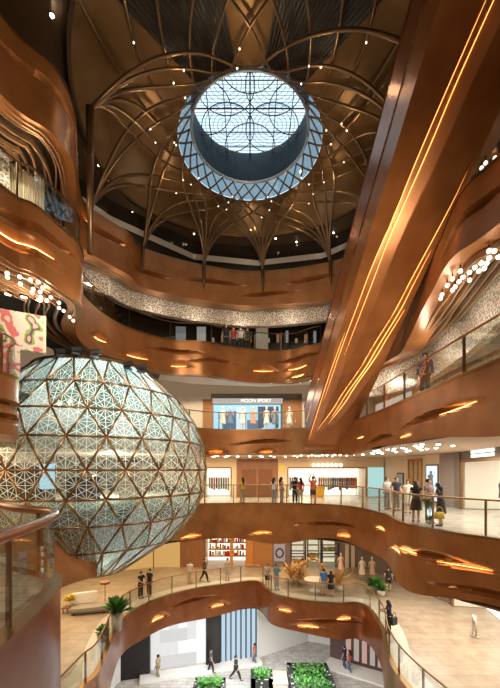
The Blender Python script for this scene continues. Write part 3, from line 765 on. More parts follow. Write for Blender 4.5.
img = [((.06, .16, .30), 222, 236, .5, 1.9), ((.75, .9, 1.0), 236, 246, .3, 2.2), ((.10, .2, .35), 247, 262, .2, 1.2), ((.04, .07, .12), 258, 279, .6, 2.25), ((.55, .75, .95), 264, 276, .3, 1.0)]
for k, (c, a, b, h0, h1) in enumerate(img):
    wbox(MB(), WD, a, b, H3 + h0, H3 + h1, .02, -.36 + k * .012).build('screen_image', em('img%d' % k, c, .9), ms)
wallpiece('wall_right', WE, 375, 430, H3, B4, cm('shop_warm', (.55, .36, .2)))
wallpiece('wall_right', WF, 430.5, 640, H3, H3 + .1, CREAM)
wl = thing('warm_shop', 'warm lit shop behind the railing at the right edge, under the filigree band', 'shop')
wbox(MB(), WF, 432, 640, H3, 5.0, .05, -1.6).build('back_wall', em('lit_tan', (1.0, .62, .30), .6), wl)  # wall glows itself in place of shop lamps
for a in (436, 455, 478, 505): wbox(MB(), WF, a, a + 1.3, H3, 5.0, .2, -.4).build('pillar', cm('pillar_dark', (.12, .07, .04)), wl)
for k in range(9): wbox(MB(), WF, 434 + k * 12, 438 + k * 12, H3 + .9, H3 + 1.0 + .5 * (k % 3), .3, -1.1).build('shelf', cm('shelf_brown', (.25, .13, .06)), wl)
ws = thing('white_shop', 'pale shop with white figures behind the railing, right of the escalator', 'shop')
wbox(MB(), WE, 376, 412, H3, 4.9, .05, .04).build('back_wall', em('lit_cream', (1.0, .84, .66), .6), ws)  # shop light put into this wall as glow
for a in (384, 392, 400): wbox(MB(), WE, a, a + 4, H3 + .4, H3 + 1.7, .08, .10).build('panel', cm('panel_pale', (.55, .5, .46)), ws)
mu = thing('mural', 'pink and green patterned mural wall above the left of the glass sphere', 'mural')
mm = mat('mural_paint', (.6, .5, .45), .6); nt = mm.node_tree; tc = nt.nodes['Texture Coordinate']
vo = nt.nodes.new('ShaderNodeTexVoronoi'); vo.inputs['Scale'].default_value = 2.3
wv = nt.nodes.new('ShaderNodeTexNoise'); wv.inputs['Scale'].default_value = 1.7; wv.inputs['Detail'].default_value = 1.5
rp = nt.nodes.new('ShaderNodeValToRGB'); rp.color_ramp.interpolation = 'CONSTANT'
cols = [(0, (.50, .38, .34)), (.36, (.42, .10, .11)), (.45, (.52, .45, .40)), (.55, (.20, .27, .05)), (.60, (.05, .05, .06)), (.64, (.60, .30, .28))]
while len(rp.color_ramp.elements) < len(cols): rp.color_ramp.elements.new(.5)
for e, (p, c) in zip(rp.color_ramp.elements, cols): e.position = p; e.color = (*c, 1)
nt.links.new(tc.outputs['Object'], wv.inputs['Vector']); nt.links.new(wv.outputs[0], rp.inputs[0]); nt.links.new(rp.outputs[0], nt.nodes['Principled BSDF'].inputs['Base Color'])
WM = WL(-8.1, 11.5, -7.0, 12.1)
wbox(MB(), WM, -45, 20, H3, B4 - .28, .12, 0).build('painted_wall', mm, mu)
wbox(MB(), WM, 20, 43, 4.0, B4 - .28, .12, 0).build('painted_wall', mm, mu)
wbox(MB(), WM, 43, 46, 4.0, B4 - .28, .2, .03).build('edge_trim', CREAM, mu)
for k in range(3):
    q = WM.at(10 + k * 15) + WM.n * .5
    o = thing('wall_washer', 'small round downlight over the pink and green mural', 'downlight', (q.x, q.y, ZC + B4 + .02), 0, 'downlights over the mural')
    MB().lathe((0, 0, 0), [(.001, 0), (.09, 0), (.11, .03)], 12).build('lens', SPOTM, o); MB().lathe((0, 0, 0), [(.11, -.01), (.14, -.01), (.14, .05)], 12).build('rim', DBRONZE, o)
    point('mural_light', (q.x, q.y, ZC + B4 - .25), 4, NEUT, .05)

# --- fourth floor: lit curtain left, dark shops at the back
cu = thing('lit_curtain', 'pale lit pleated curtain behind the railing at upper left', 'curtain')
WK = WL(-8.0, 11.3, -7.0, 12.2); rows = [[], []]
for k in range(140):
    x = -40 + k * 85 / 139; q = WK.at(x) + WK.n * (.05 * math.sin(k * 1.35))
    rows[0].append((q.x, q.y, ZC + H4 - .1)); rows[1].append((q.x, q.y, ZC + B5 + .2))
MB().grid(rows).build('pleated_cloth', mat('curtain_cloth', (.62, .55, .42), .6), cu); MB().tube([rows[1][0], rows[1][-1]], .04, 6).build('curtain_rail', DBRONZE, cu)
area('curtain_light', (-7.2, 10.9, ZC + 9.5), .6, 16, NEUT, (0, 0, 0), 1.5)
WG = WL(-4.5, 23.2, 5.5, 23.4)
for k, (a, b, c, lb_) in enumerate([(176, 186, (.35, .35, .36), 'pale poster in the dark shop window behind the second band, left'), (197, 206, (.65, .6, .55), 'white poster in dark shop window left of the upstairs visitors'), (256, 268, (.5, .36, .22), 'tan shelf display in dark shop window right of the upstairs visitors')]):
    item('window_poster', lb_, 'poster', wbox(MB(), WG, a, b, H4 + .2, H4 + 1.9, .05, .1), em('post%d' % k, c, .35))
for k in range(7):
    a = 150 + k * 26; wallpiece('pillar', WG, a, a + 2, H4 - .2, 9.1, cm('pillar_dark', (.12, .07, .04)), .2)
for k in range(12):
    a = 212 + k * 9.2; 
    item('merchandise', 'small pale goods on a shelf in the dark upstairs shop', 'goods', wbox(MB(), WG, a, a + 2.4, H4 + .9, H4 + 1.15 + .25 * (k % 3), .15, .2), em('goods%d' % (k % 3), [(.5, .4, .3), (.45, .2, .1), (.4, .42, .45)][k % 3], .35), 'goods in the dark upstairs shop')

# --- first floor back wall
WH = WL(-8, 29.5, 9.5, 29.5); WI = WL(9.5, 29.5, 12.1, 21.4); WJ = WL(12.1, 21.4, 10.9, 15.4); WN = WL(-15, 26.5, -8, 29.5)
t1 = B2
wallpiece('wall_left', WN, 60, 153, H1, t1, em('lit_gold', (1.0, .56, .17), .55))  # gold walls emit, standing in for shop lighting
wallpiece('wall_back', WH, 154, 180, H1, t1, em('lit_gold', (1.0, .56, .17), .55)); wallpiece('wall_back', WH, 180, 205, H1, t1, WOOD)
wallpiece('wall_back', WH, 253, 272, H1, t1, mat('wood_gold', (.33, .15, .05), .4)); wallpiece('wall_back', WH, 272, 291, H1, t1, GREYW); wallpiece('wall_back', WH, 338.5, 364, H1, t1, GREYW)
wallpiece('wall_right', WI, 364, 450, H1, t1, GREYW)
for a in (345, 351, 383): wallpiece('pillar', WH, a, a + 3.4, H1, t1, CREAM, .2, .1)
r1 = shop_interior('red_shop', 'glowing shop crowded with red and orange goods behind the lowest band', WH, 205, 246, H1 + .02, t1, 2.2, WHITE, LITW)
SHR = (.5, 1.1, 1.7, 2.3, 2.9)
for h in SHR:
    p, q = WH.at(206) - WH.n * 1.9, WH.at(245) - WH.n * 1.9
    MB().box(((p.x + q.x) / 2, p.y, ZC + H1 + h - .02), (q.x - p.x, .5, .04)).build('shelf', cm('shelf_brown', (.25, .13, .06)), r1)
for k in range(70):
    h = SHR[k % 5]; x = 207 + 37 * (k // 5 + .5 + R.uniform(-.25, .25)) / 14; q = WH.at(x) - WH.n * 1.85
    cn, c = [('red', (.6, .03, .02)), ('orange', (.75, .24, .03)), ('gold', (.7, .42, .08)), ('white', (.8, .75, .7)), ('brown', (.25, .09, .03)), ('red', (.6, .03, .02))][R.randrange(6)]
    d_ = (R.uniform(.13, .22), .2, R.uniform(.2, .5))
    item('gift_box', cn + ' boxed goods on display in the glowing red shop', 'goods', MB().box((q.x, q.y, ZC + H1 + h + d_[2] / 2), d_), cm('gift_' + cn, c), cn + ' goods in the glowing red shop')
for a, b in ((230, 233), (246, 253)): wallpiece('pillar', WH, a, b, H1, t1, mat('gold_slats', (.45, .19, .05), .35), .5, .1)
ss = thing('display_window', 'three tall bright shop windows full of coloured goods behind dried flowers', 'shop window')
for k, (a, b) in enumerate(((291.5, 305.5), (308, 320.5), (322.5, 338))):
    fr = MB(); wbox(fr, WH, a - .8, a + .2, H1, t1, .2, .1); wbox(fr, WH, b - .2, b + .8, H1, t1, .2, .1); wbox(fr, WH, a, b, -5.8, -5.6, .2, .1); wbox(fr, WH, a, b, -7.0, -6.95, .15, .05)
    fr.build('window_frame', BLACK, ss)
    wbox(MB(), WH, a, b, H1, -5.6, .05, -1.2).build('lit_back', em('lit_win', (1.0, .85, .62), .75), ss)  # window lighting put into the back as glow
    wbox(MB(), WH, a, b, H1, -5.6, .012, .0).build('pane', RGLASS, ss)
SHV = (.25, .75, 1.25, 1.75)
for a, b in ((291.8, 305), (308.3, 320), (322.8, 337.5)):
    for h in SHV:
        m_ = MB(); p, q = WH.at(a) - WH.n * .6, WH.at(b) - WH.n * .6; m_.box(((p.x + q.x) / 2, p.y, ZC + H1 + h - .02), (q.x - p.x, .5, .03)); m_.build('shelf', cm('shelf_pale', (.5, .42, .3)), ss)
for k in range(44):
    a, b = ((292.5, 304.5), (309, 319.5), (323.5, 337))[k % 3]; x = a + (b - a) * ((k // 3) * .381 % 1); h = SHV[(k // 3 + k) % 4]; q = WH.at(x) - WH.n * .6
    cn, c = [('green', (.2, .4, .08)), ('orange', (.75, .25, .04)), ('pink', (.6, .25, .3)), ('yellow', (.7, .5, .08)), ('dark', (.05, .05, .06))][R.randrange(5)]
    r_ = R.uniform(.07, .12); hh = R.uniform(.2, .4)
    item('shop_goods', cn + ' goods displayed in the tall bright shop windows', 'goods', MB().lathe((q.x, q.y, ZC + H1 + h), [(.001, 0), (r_, 0), (r_, hh * .7), (r_ * .45, hh * .85), (r_ * .45, hh), (.001, hh)], 10), cm('goods_' + cn, c), cn + ' goods in the tall shop windows')
pp = thing('wall_poster', 'pale pink poster with dark round emblem on the dark wall downstairs', 'poster')
wbox(MB(), WH, 274, 285, -7.6, -5.75, .05, .06).build('sheet', em('poster_pink', (.7, .5, .45), .45), pp)
q = WH.at(279.5) + WH.n * .1
MB().tube([(q.x + .3 * math.cos(t * PI / 12), q.y, ZC - 6.9 + .36 * math.sin(t * PI / 12)) for t in range(25)], .07, 6).build('ring_emblem', BLACK, pp)
bs = shop_interior('white_shop', 'white glowing shop under the wide band at the lower right edge', WJ, 452, 540, H1 + .02, t1, 1.8, WHITE, LITW)
po = thing('bollard_post', 'round steel post on the floor in front of the glowing shop at lower right', 'post', (10.9, 17.2, ZC + H1))
MB().lathe((0, 0, 0), [(.001, 0), (.11, 0), (.11, 1.05), (.001, 1.08)], 14).build('tube', STEEL, po, True); MB().lathe((0, 0, 0), [(.2, 0), (.2, .03), (.11, .05)], 14).build('base', STEEL, po)

# --- ground floor
WO = WL(-9, 24.6, .6, 27.3)
lw = thing('light_panel_wall', 'bright white grid of translucent panels at the ground floor, between dark pillars', 'panel wall')
for r_ in range(5):
    for k in range(6):
        a = 151 + k * 9.1; v = R.uniform(.5, .95)
        wbox(MB(), WO, a, a + 8.9, H0 + .3 + r_ * .92, H0 + 1.2 + r_ * .92, .08, .1).build('light_panel', em('panel%d' % int(v * 8), (v, v * .99, v * .97), 1.1), lw)
for a, b in ((118, 150), (205.5, 219.5)): wallpiece('pillar', WO, a, b, H0, B1, mat('black_stone', (.015, .013, .013), .25), .5, .3)
fb = thing('striped_panel', 'pale blue glowing panel with black vertical bars at the ground floor', 'panel')
wbox(MB(), WO, 219.5, 257, H0, B1, .1, .05).build('lit_back', em('pale_blue', (.60, .80, .95), .75), fb)
for k in range(8):
    a = 220 + k * 5; wbox(MB(), WO, a, a + 1.0, H0, B1, .12, .2).build('bar', BLACK, fb)
WQ = WL(4, 28.6, 10.5, 24.5)
gs = thing('shopfront', 'dark shopfront with pinkish displays at the ground floor, far right under the bands', 'shopfront')
wbox(MB(), WQ, 330, 410, H0, B1, .2, 0).build('fascia_board', cm('shop_plum', (.10, .055, .05)), gs)
for k in range(5): wbox(MB(), WQ, 346 + k * 8, 351 + k * 8, H0 + .4, H0 + 2.0, .08, .05).build('display', em('pink_disp%d' % (k % 2), ((.75, .45, .38), (.6, .5, .42))[k % 2], .6), gs)
wbox(MB(), WQ, 330, 410, H0, H0 + .12, 1.6, 1.6).build('threshold', WHITE, gs)
kb = thing('curved_plinth', 'white curved low plinth along the ground floor panels', 'plinth')
wbox(MB(), WO, 140, 258, H0, H0 + .22, 1.0, 1.1).build('ledge', WHITE, kb)
def planter(name, label, x0, x1, y0, y1, hh):
    r = thing(name, label, 'planter', ((x0 + x1) / 2, (y0 + y1) / 2, 0)); cx, cy = r.location.x, r.location.y
    pm = mat('planter_pattern', (.03, .03, .03), .5); nt = pm.node_tree
    if 'Checker Texture' not in nt.nodes:
        ch = nt.nodes.new('ShaderNodeTexVoronoi'); ch.inputs['Scale'].default_value = 4.5
        rr = nt.nodes.new('ShaderNodeValToRGB'); rr.color_ramp.elements[0].position = .28; rr.color_ramp.elements[0].color = (.5, .5, .46, 1); rr.color_ramp.elements[1].position = .36; rr.color_ramp.elements[1].color = (.025, .03, .025, 1)
        nt.links.new(nt.nodes['Texture Coordinate'].outputs['Object'], ch.inputs['Vector']); nt.links.new(ch.outputs[0], rr.inputs[0]); nt.links.new(rr.outputs[0], nt.nodes['Principled BSDF'].inputs['Base Color'])
        ch.name = 'Checker Texture'
    mb = MB(); t = .3
    mb.box((0, y0 - cy + t / 2, hh / 2), (x1 - x0, t, hh)).box((0, y1 - cy - t / 2, hh / 2), (x1 - x0, t, hh)).box((x0 - cx + t / 2, 0, hh / 2), (t, y1 - y0, hh)).box((x1 - cx - t / 2, 0, hh / 2), (t, y1 - y0, hh))
    mb.build('patterned_border', pm, r)
    fo = MB()
    for k in range(900):
        x, y = R.uniform(x0 - cx + t, x1 - cx - t), R.uniform(y0 - cy + t, y1 - cy - t); z = R.uniform(.25, hh + .25); a = R.uniform(0, 2 * PI); l = R.uniform(.12, .26)
        d = Vector((math.cos(a) * l, math.sin(a) * l, R.uniform(-.05, .16))); sd_ = Vector((-math.sin(a), math.cos(a), 0)) * l * .3; c0 = Vector((x, y, z))
        fo.quad(c0, c0 + d * .5 + sd_, c0 + d, c0 + d * .5 - sd_)
    fo.build('foliage', mat('leaf_bright', (.07, .22, .035), .5), r)
    return r
planter('planter_bed', 'patterned planter bed of bright green plants on the ground floor, front right', 2.6, 5.4, 21.8, 25.0, .9)
planter('planter_bed', 'patterned planter bed beside the striped panel on the ground floor', .05, 1.5, 22.8, 24.2, .9)
planter('planter_bed', 'patterned planter bed under the copper bulge, nearest the light panel wall', -3.6, -1.6, 22.0, 23.4, .8)
dc = thing('display_case', 'low pale display case between ground floor planters', 'display case', (1.95, 23.3, 0))
MB().box((0, 0, .4), (.9, 1.4, .8)).build('case_body', WHITE, dc); MB().box((0, 0, .83), (1.0, 1.5, .06)).build('case_top', cm('top_tan', (.5, .38, .28)), dc)

# ------------------------------------------------------------------ contents of the glass sphere
def inside(name, label, cat, x, y, d, m, h0=-1.25):
    o = thing(name, label, cat, (x, y, ZC + h0)); MB().box((0, 0, d[2] / 2), d, R.uniform(-.5, .5)).build('body', m, o)
    MB().box((0, 0, d[2] + .03), (d[0] * 1.06, d[1] * 1.06, .06)).build('top', BLACK, o); return o
DK = cm('cabinet_dark', (.03, .025, .025))
inside('display_cabinet', 'dark display cabinet inside the glass sphere, at its left', 'cabinet', -10.2, 15.6, (1.6, .6, 1.5), DK)
inside('display_cabinet', 'dark display cabinet with bronze top inside the glass sphere, at its middle left', 'cabinet', -8.6, 14.4, (1.1, .6, 1.3), DK)
inside('display_cabinet', 'low dark cabinet inside the glass sphere near its centre', 'cabinet', -6.7, 14.2, (1.2, .5, .9), DK)
inside('display_cabinet', 'tall pale cabinet inside the glass sphere, right of centre', 'cabinet', -5.2, 15.6, (1.0, .5, 1.6), CREAM)
o = thing('monitor', 'small glowing blue monitor inside the glass sphere', 'monitor', (-8.0, 14.0, ZC - 1.25))
MB().box((0, 0, 1.0), (.7, .06, 1.1)).build('frame', BLACK, o); MB().box((0, -.04, 1.0), (.6, .02, 1.0)).build('display', SCRB, o); MB().box((0, 0, .2), (.1, .1, .45)).build('stand', BLACK, o)

# ------------------------------------------------------------------ lamps
def globe(x, y, h, label, grp, r=.058):
    o = thing('ball_lamp', label, 'lamp', (x, y, ZC + h), 0, grp)
    MB().ball((0, 0, 0), r, 10).build('globe', LAMP, o, True)
    MB().tube([(0, 0, r), (0, 0, r + .16)], .02, 6).build('stem', DBRONZE, o)
for (a, b) in [(35, 65), (97, 83), (37, 85), (150, 97), (187, 108), (100, 117), (210, 137), (163, 143), (157, 160), (197, 157), (200, 183), (250, 183), (230, 198), (290, 210), (290, 235), (313, 250), (342, 280), (360, 298)]:
    x, y = P(a / 4.91, 260 + b / 4.91, B4 - .10); globe(x, y, B4 - .10, 'white ball lamp among the wavy fins above the pink and green mural', 'ball lamps above the mural')
for (a, b) in [(455, 118), (490, 140), (455, 145), (425, 165), (400, 180), (345, 195), (445, 165), (437, 185), (415, 195), (380, 200), (315, 225), (355, 218), (380, 230), (340, 235), (295, 250), (325, 255), (315, 268), (275, 285), (270, 300), (475, 118)]:
    x, y = P(370 + a / 3.82, 220 + b / 3.82, B4 - .10); globe(x, y, B4 - .10, 'white ball lamp among the wavy fins right of the escalator', 'ball lamps right of the escalator', .062)
for (a, b) in [(481.6, 168), (485.6, 163), (495, 158)]:
    x, y = P(a, b, B5 - .15); globe(x, y, B5 - .15, 'white ball lamp under the top band, right of the escalator near the frame edge', 'ball lamps at upper right', .06)
def downlight(x, y, h, label, grp, r=.09, m=SPOTM):
    o = thing('downlight', label, 'downlight', (x, y, ZC + h), 0, grp)
    MB().lathe((0, 0, -.07), [(.001, 0), (r * .7, .012), (r, .05), (r, .07)], 10).build('lens', m, o)
    MB().lathe((0, 0, -.02), [(r, 0), (r * 1.35, 0), (r * 1.35, .04)], 10).build('rim', DBRONZE, o)
for (a, b) in [(103, 160), (165, 228), (193, 257), (222, 328), (128, 308), (153, 335), (180, 360), (425, 375), (378, 413), (443, 405)]:
    x, y = P(70 + a / 3.57, 120 + b / 3.57, CEIL + .1); downlight(x, y, CEIL + .1, 'tiny downlight in the dark outer ceiling beyond the lattice, left', 'downlights in the outer ceiling', .05)
for (a, b) in [(310, 208), (137, 262), (218, 275), (77, 290), (360, 240)]:
    x, y = P(240 + a / 3.85, 170 + b / 3.85, CEIL + .1); downlight(x, y, CEIL + .1, 'tiny downlight in the dark outer ceiling beyond the skylight', 'downlights beyond the skylight', .05)
x, y = P(52, 15, CEIL + .1); downlight(x, y, CEIL + .1, 'single bright downlight in the dark ceiling at upper left corner', None, .07)
i = 0; cnt = 0
last = -9
for i, p in enumerate(plan3.p):
    if p.y < 12.5 or i < s3b: continue
    if plan3.L[i] - last < .62: continue
    last = plan3.L[i]
    for o_ in (.55, 1.25, 2.1):
        if R.random() < .78 and cnt < 95:
            q = plan3.off(i, o_ + R.uniform(-.15, .15))
            if abs(q.x) < 9.5 and q.y < 27: downlight(q.x, q.y, B3 + .01, 'small bright downlight in the soffit above the clothes shops', 'downlights above the clothes shops', .085); cnt += 1
last = -9
for i, p in enumerate(plan4.p):
    if p.y < 18.5 or p.x < 0 or p.x > 4 or plan4.L[i] - last < .5: continue
    last = plan4.L[i]; q = plan4.off(i, .75); downlight(q.x, q.y, B4 + .1, 'small downlight in a row above the screen shop', 'downlights above the screen shop', .06)
for (a, d) in ((360, 17.5), (385, 15.5), (410, 13.2), (440, 11), (480, 9.5)):  # unseen fill points from here on, added to brighten fins and filigree
    i = plan4.at_px(a, d); q = plan4.off(i, .35); point('fin_fill', (q.x, q.y, ZC + 4.75), 34, NEUT, .08)
for (a, d) in ((5, 9.6), (40, 10.6), (65, 11.6)):
    i = plan4.at_px(a, d); q = plan4.off(i, .8); point('fin_fill', (q.x, q.y, ZC + 5.2), 26, WARM, .08)
for (a, d) in ((5, 9.6), (40, 10.6), (65, 11.6)):
    i = plan5.at_px(a, d); q = plan5.off(i, .9); point('fin_fill', (q.x, q.y, ZC + 9.2), 13, WARM, .08)
for (a, d) in ((90, 16), (120, 17.5), (160, 19.5), (200, 20.3), (245, 21), (290, 20.8)):
    i = plan5.at_px(a, d); q = plan5.off(i, .25); point('fin_fill', (q.x, q.y, ZC + 9.2), 16, NEUT, .08)
for (a, d) in ((150, 19), (250, 21.5), (320, 20)):
    i = plan5.at_px(a, d); q = plan5.off(i, .9); point('cove_light', (q.x, q.y, ZC + 12.2), 22, NEUT, .1)
# cove strip on the wall under the lattice ceiling
cv = MB(); pw = Plan(out5, .3)
poly = polysample(out5, 400)
ow = [(p.x + (0 - p.x) * .02, p.y + (12 - p.y) * .02) for p in poly if p.y > 14]
cv.grid([[(x, y, ZC + z) for x, y in ow] for z in (13.2, 13.55)])
tag(cv.build('trim_1', mat('pale_strip', (.75, .72, .68), .25, .4)), kind='structure')
for (a, b) in ((59, 353), (75, 351), (95, 354), (128, 366), (141, 369)):
    d = 14.2 if a < 100 else 14.6; x = (a - CX) * d / F; h = (HY - b) * d / F
    o = thing('spotlight', 'black spotlight on the top rim of the glass sphere', 'spotlight', (x, d, ZC + h - .14), R.uniform(-1, 1), 'spotlights on the glass sphere')
    MB().box((0, 0, .03), (.3, .22, .06)).build('base', BLACK, o); MB().tube([(-.16, 0, .16), (.2, 0, .26)], .12, 10).build('barrel', BLACK, o)

# ------------------------------------------------------------------ people
SKIN = [mat('skin_light', (.55, .33, .22), .55), mat('skin_tan', (.42, .23, .14), .55)]
HAIRM = mat('hair_black', (.012, .009, .008), .45)
def skinned(name, vs_, es_, m, parent=None, sub=1):
    me = bpy.data.meshes.new(name); me.from_pydata([v[0] for v in vs_], es_, []); me.materials.append(m)
    o = bpy.data.objects.new(name, me); COL.objects.link(o)
    if parent is not None: o.parent = parent
    md = o.modifiers.new('skin', 'SKIN')
    for i, v in enumerate(vs_):
        r = v[1]; r = r if isinstance(r, tuple) else (r, r); me.skin_vertices[0].data[i].radius = (r[0] * 1.16, r[1] * 1.16)
    me.skin_vertices[0].data[0].use_root = True
    md.use_smooth_shade = True; md.branch_smoothing = .6
    sb_ = o.modifiers.new('sub', 'SUBSURF'); sb_.levels = sub; sb_.render_levels = sub
    return o
def person(label, loc, rz, top, bottom, H=1.70, female=False, skirt=None, sleeves=.5, shorts=False, hair='short', stride=0.0, arms=None, lean=0.0, skin=0, shoes=(.02, .02, .02), bag=None):
    """local +y is the way the person looks; arms: {'L': (elbow, wrist), 'R': ...}"""
    s = H / 1.70; k = .9 if female else 1.0
    root = None
    def L(p):                                    # lean of the trunk about the hips
        x, y, z = p
        if z > .95: y += (z - .95) * lean; 
        return Vector((x * s, y * s, z * s))
    V = []; E = []
    def add(p, r, frm=None):
        V.append((L(p), (r[0] * s, r[1] * s) if isinstance(r, tuple) else r * s)); i = len(V) - 1
        if frm is not None: E.append((frm, i))
        return i
    pel = add((0, 0, .96), (.125 * k, .09)); sp = add((0, 0, 1.14), (.105 * k, .08), pel); ch = add((0, 0, 1.32), (.12 * k, .085), sp); nk = add((0, -.005, 1.45), .052, ch)
    hd0 = add((0, .012, 1.53), (.064, .074), nk); hd = add((0, .004, 1.60), (.078, .098), hd0); add((0, -.004, 1.665), (.064, .080), hd); add((0, .112, 1.572), .013, hd)
    body = {}
    for sd, x in (('L', -1), ('R', 1)):
        el, wr = (arms or {}).get(sd, ((.235, -.03, 1.12), (.25, .06, .90)))
        sh = add((x * .175 * k, 0, 1.385), .055, ch); e = add((x * el[0], el[1], el[2]), .040, sh); w_ = add((x * wr[0], wr[1], wr[2]), .027, e)
        dv = (Vector((x * wr[0], wr[1], wr[2])) - Vector((x * el[0], el[1], el[2]))).normalized()
        c = Vector((x * wr[0], wr[1], wr[2])) + dv * .075
        ha = add(tuple(c), (.034, .018), w_)
        sx = dv.cross(Vector((0, 1, 0)) if abs(dv.y) < .8 else Vector((0, 0, 1))).normalized(); fw = sx.cross(dv)
        for q, ln in ((-.025, .055), (-.009, .068), (.008, .072), (.025, .062)):
            f1 = add(tuple(c + dv * .035 + fw * q), .0085, ha); add(tuple(c + dv * (.035 + ln) + fw * q + sx * .018 * -x), .007, f1)
        t1 = add(tuple(c - dv * .02 + fw * .04), .010, ha); add(tuple(c + dv * .03 + fw * .062), .008, t1)
        body[sd] = (sh, e, w_)
        ph = stride * (1 if x > 0 else -1)
        hp = add((x * .08, 0, .87), (.072, .078), pel); kn = add((x * .095, .22 * ph + .03, .50 + abs(ph) * .02), .060, hp)
        an = add((x * .10, .42 * ph - (.16 * abs(ph) if ph < 0 else 0), .085 + (.07 if ph < -.3 else 0)), .040, kn)
        hl = add((x * .10, .42 * ph - .04 - (.16 * abs(ph) if ph < 0 else 0), .045), .034, an)
        to = add((x * .112, .42 * ph + .14 - (.16 * abs(ph) if ph < 0 else 0), .032 + (.03 if ph < -.3 else 0)), .032, an)
        body['leg' + sd] = (hp, kn, an, to)
    root = skinned('person', V, E, SKIN[skin])
    root.location = loc; root.rotation_euler = (0, 0, rz); tag(root, label, 'person')
    def sub(name, idx, edges, grow, m, extra=None):
        vv = []; mp = {}
        for i in idx:
            mp[i] = len(vv); r = V[i][1]; r = r if isinstance(r, tuple) else (r, r); vv.append((V[i][0], (r[0] + grow, r[1] + grow)))
        ee = [(mp[a], mp[b]) for a, b in edges]
        if extra: 
            for (p, r, fr) in extra: vv.append((p, (r, r))); ee.append((mp[fr], len(vv) - 1))
        return skinned(name, vv, ee, m, root)
    mt = cm('cloth_%.2f_%.2f_%.2f' % top, top, .8); mb_ = cm('cloth_%.2f_%.2f_%.2f' % bottom, bottom, .8)
    sm = MB()
    prof_ = ((.165 * k, .125, .93), (.155 * k, .122, 1.02), (.148 * k, .118, 1.14), (.165 * k, .128, 1.24), (.178 * k, .130, 1.33), (.172 * k, .112, 1.395), (.12, .085, 1.44), (.068, .066, 1.465))
    sm.grid([[L((rx * math.cos(q * PI / 10), ry * math.sin(q * PI / 10), z)) for q in range(20)] for rx, ry, z in prof_], True)
    for sd in 'LR':
        sh, e, w_ = body[sd]; A_, B_, C_ = V[sh][0], V[e][0], V[w_][0]; inn = A_ * .8 + V[ch][0] * .2
        if sleeves <= 1: sm.tube([inn, A_, A_.lerp(B_, sleeves * .5), A_.lerp(B_, sleeves)], [.07 * s, .072 * s, .066 * s, .062 * s], 10)
        else: sm.tube([inn, A_, A_.lerp(B_, .5), B_, B_.lerp(C_, .5), C_], [.07 * s, .072 * s, .064 * s, .056 * s, .05 * s, .042 * s], 10)
    sm.build('shirt' if not skirt == 'dress' else 'dress_top', mt, root, True)
    if skirt:
        z0 = .5 if skirt != 'mini' else .62
        rows = [[L((rx * math.cos(q * PI / 8), ry * math.sin(q * PI / 8) + .0, z)) for q in range(16)] for rx, ry, z in ((.152 * k, .122, 1.08), (.178 * k, .142, .95), (.20, .16, .8), (.23, .19, z0))]
        m_ = MB(); m_.grid(rows, True); m_.build('skirt', mt if skirt == 'dress' else mb_, root, True)
    else:
        idx = [pel]; ed = []; ext = []
        for a in 'LR':
            hp, kn, an, to = body['leg' + a]; idx += [hp, kn]; ed += [(pel, hp), (hp, kn)]
            if not shorts: idx.append(an); ed.append((kn, an))
        sub('shorts' if shorts else 'trousers', idx, ed, .018, mb_)
    shm = cm('shoe_%.2f' % shoes[0], shoes, .5)
    for a in 'LR':
        hp, kn, an, to = body['leg' + a]; p = V[to][0]; q = V[an][0]; m_ = MB()
        m_.tube([(q.x, q.y - .05, q.z - .035), (q.x, q.y + .03, q.z - .035), (p.x, p.y - .02, p.z), (p.x, p.y + .055, p.z)], [.035, .045, .042, .02], 8, .8); m_.build('shoe', shm, root, True)
    hp_ = V[hd][0]; m_ = MB()
    rows = []
    for z, r in ((.105, .01), (.095, .055), (.06, .092), (.015, .104), (-.035, .098)):
        rows.append([(hp_.x + r * .92 * math.cos(q * PI / 6), hp_.y - .018 + r * 1.08 * (math.sin(q * PI / 6) if math.sin(q * PI / 6) < .45 or z > .04 else .45), hp_.z + z) for q in range(12)])
    m_.grid(rows, True)
    if hair == 'long': m_.tube([(hp_.x, hp_.y - .05, hp_.z + .02), (hp_.x, hp_.y - .085, hp_.z - .10), (hp_.x, hp_.y - .10, hp_.z - .24), (hp_.x, hp_.y - .10, hp_.z - .36)], [.085, .10, .09, .04], 10)
    m_.build('hair', HAIRM, root, True)
    fc = MB()
    for x in (-.031, .031): fc.ball((hp_.x + x, hp_.y + .089, hp_.z + .002), .011, 6)
    fc.build('eyes', BLACK, root); MB().tube([(hp_.x - .024, hp_.y + .080, hp_.z - .062), (hp_.x + .024, hp_.y + .080, hp_.z - .062)], .006, 5).build('mouth', cm('lips', (.35, .1, .08)), root)
    return root
def stand(px, py, h): x, y = P(px, py, h); return (x, y, ZC + h)
ARMFOLD = {'L': ((.24, .06, 1.13), (.06, .22, 1.12)), 'R': ((.24, .06, 1.13), (.06, .22, 1.14))}
ONRAIL = {'L': ((.25, .12, 1.18), (.16, .36, 1.10)), 'R': ((.25, .12, 1.18), (.16, .36, 1.10))}
PHONE = {'L': ((.24, .02, 1.13), (.16, .24, 1.28)), 'R': ((.235, -.03, 1.12), (.25, .06, .90))}
UP = {'L': ((.22, .20, 1.48), (.09, .26, 1.76)), 'R': ((.22, .20, 1.48), (.09, .26, 1.76))}
BK = 0.0; FR = PI                                   # looking away from / towards the camera
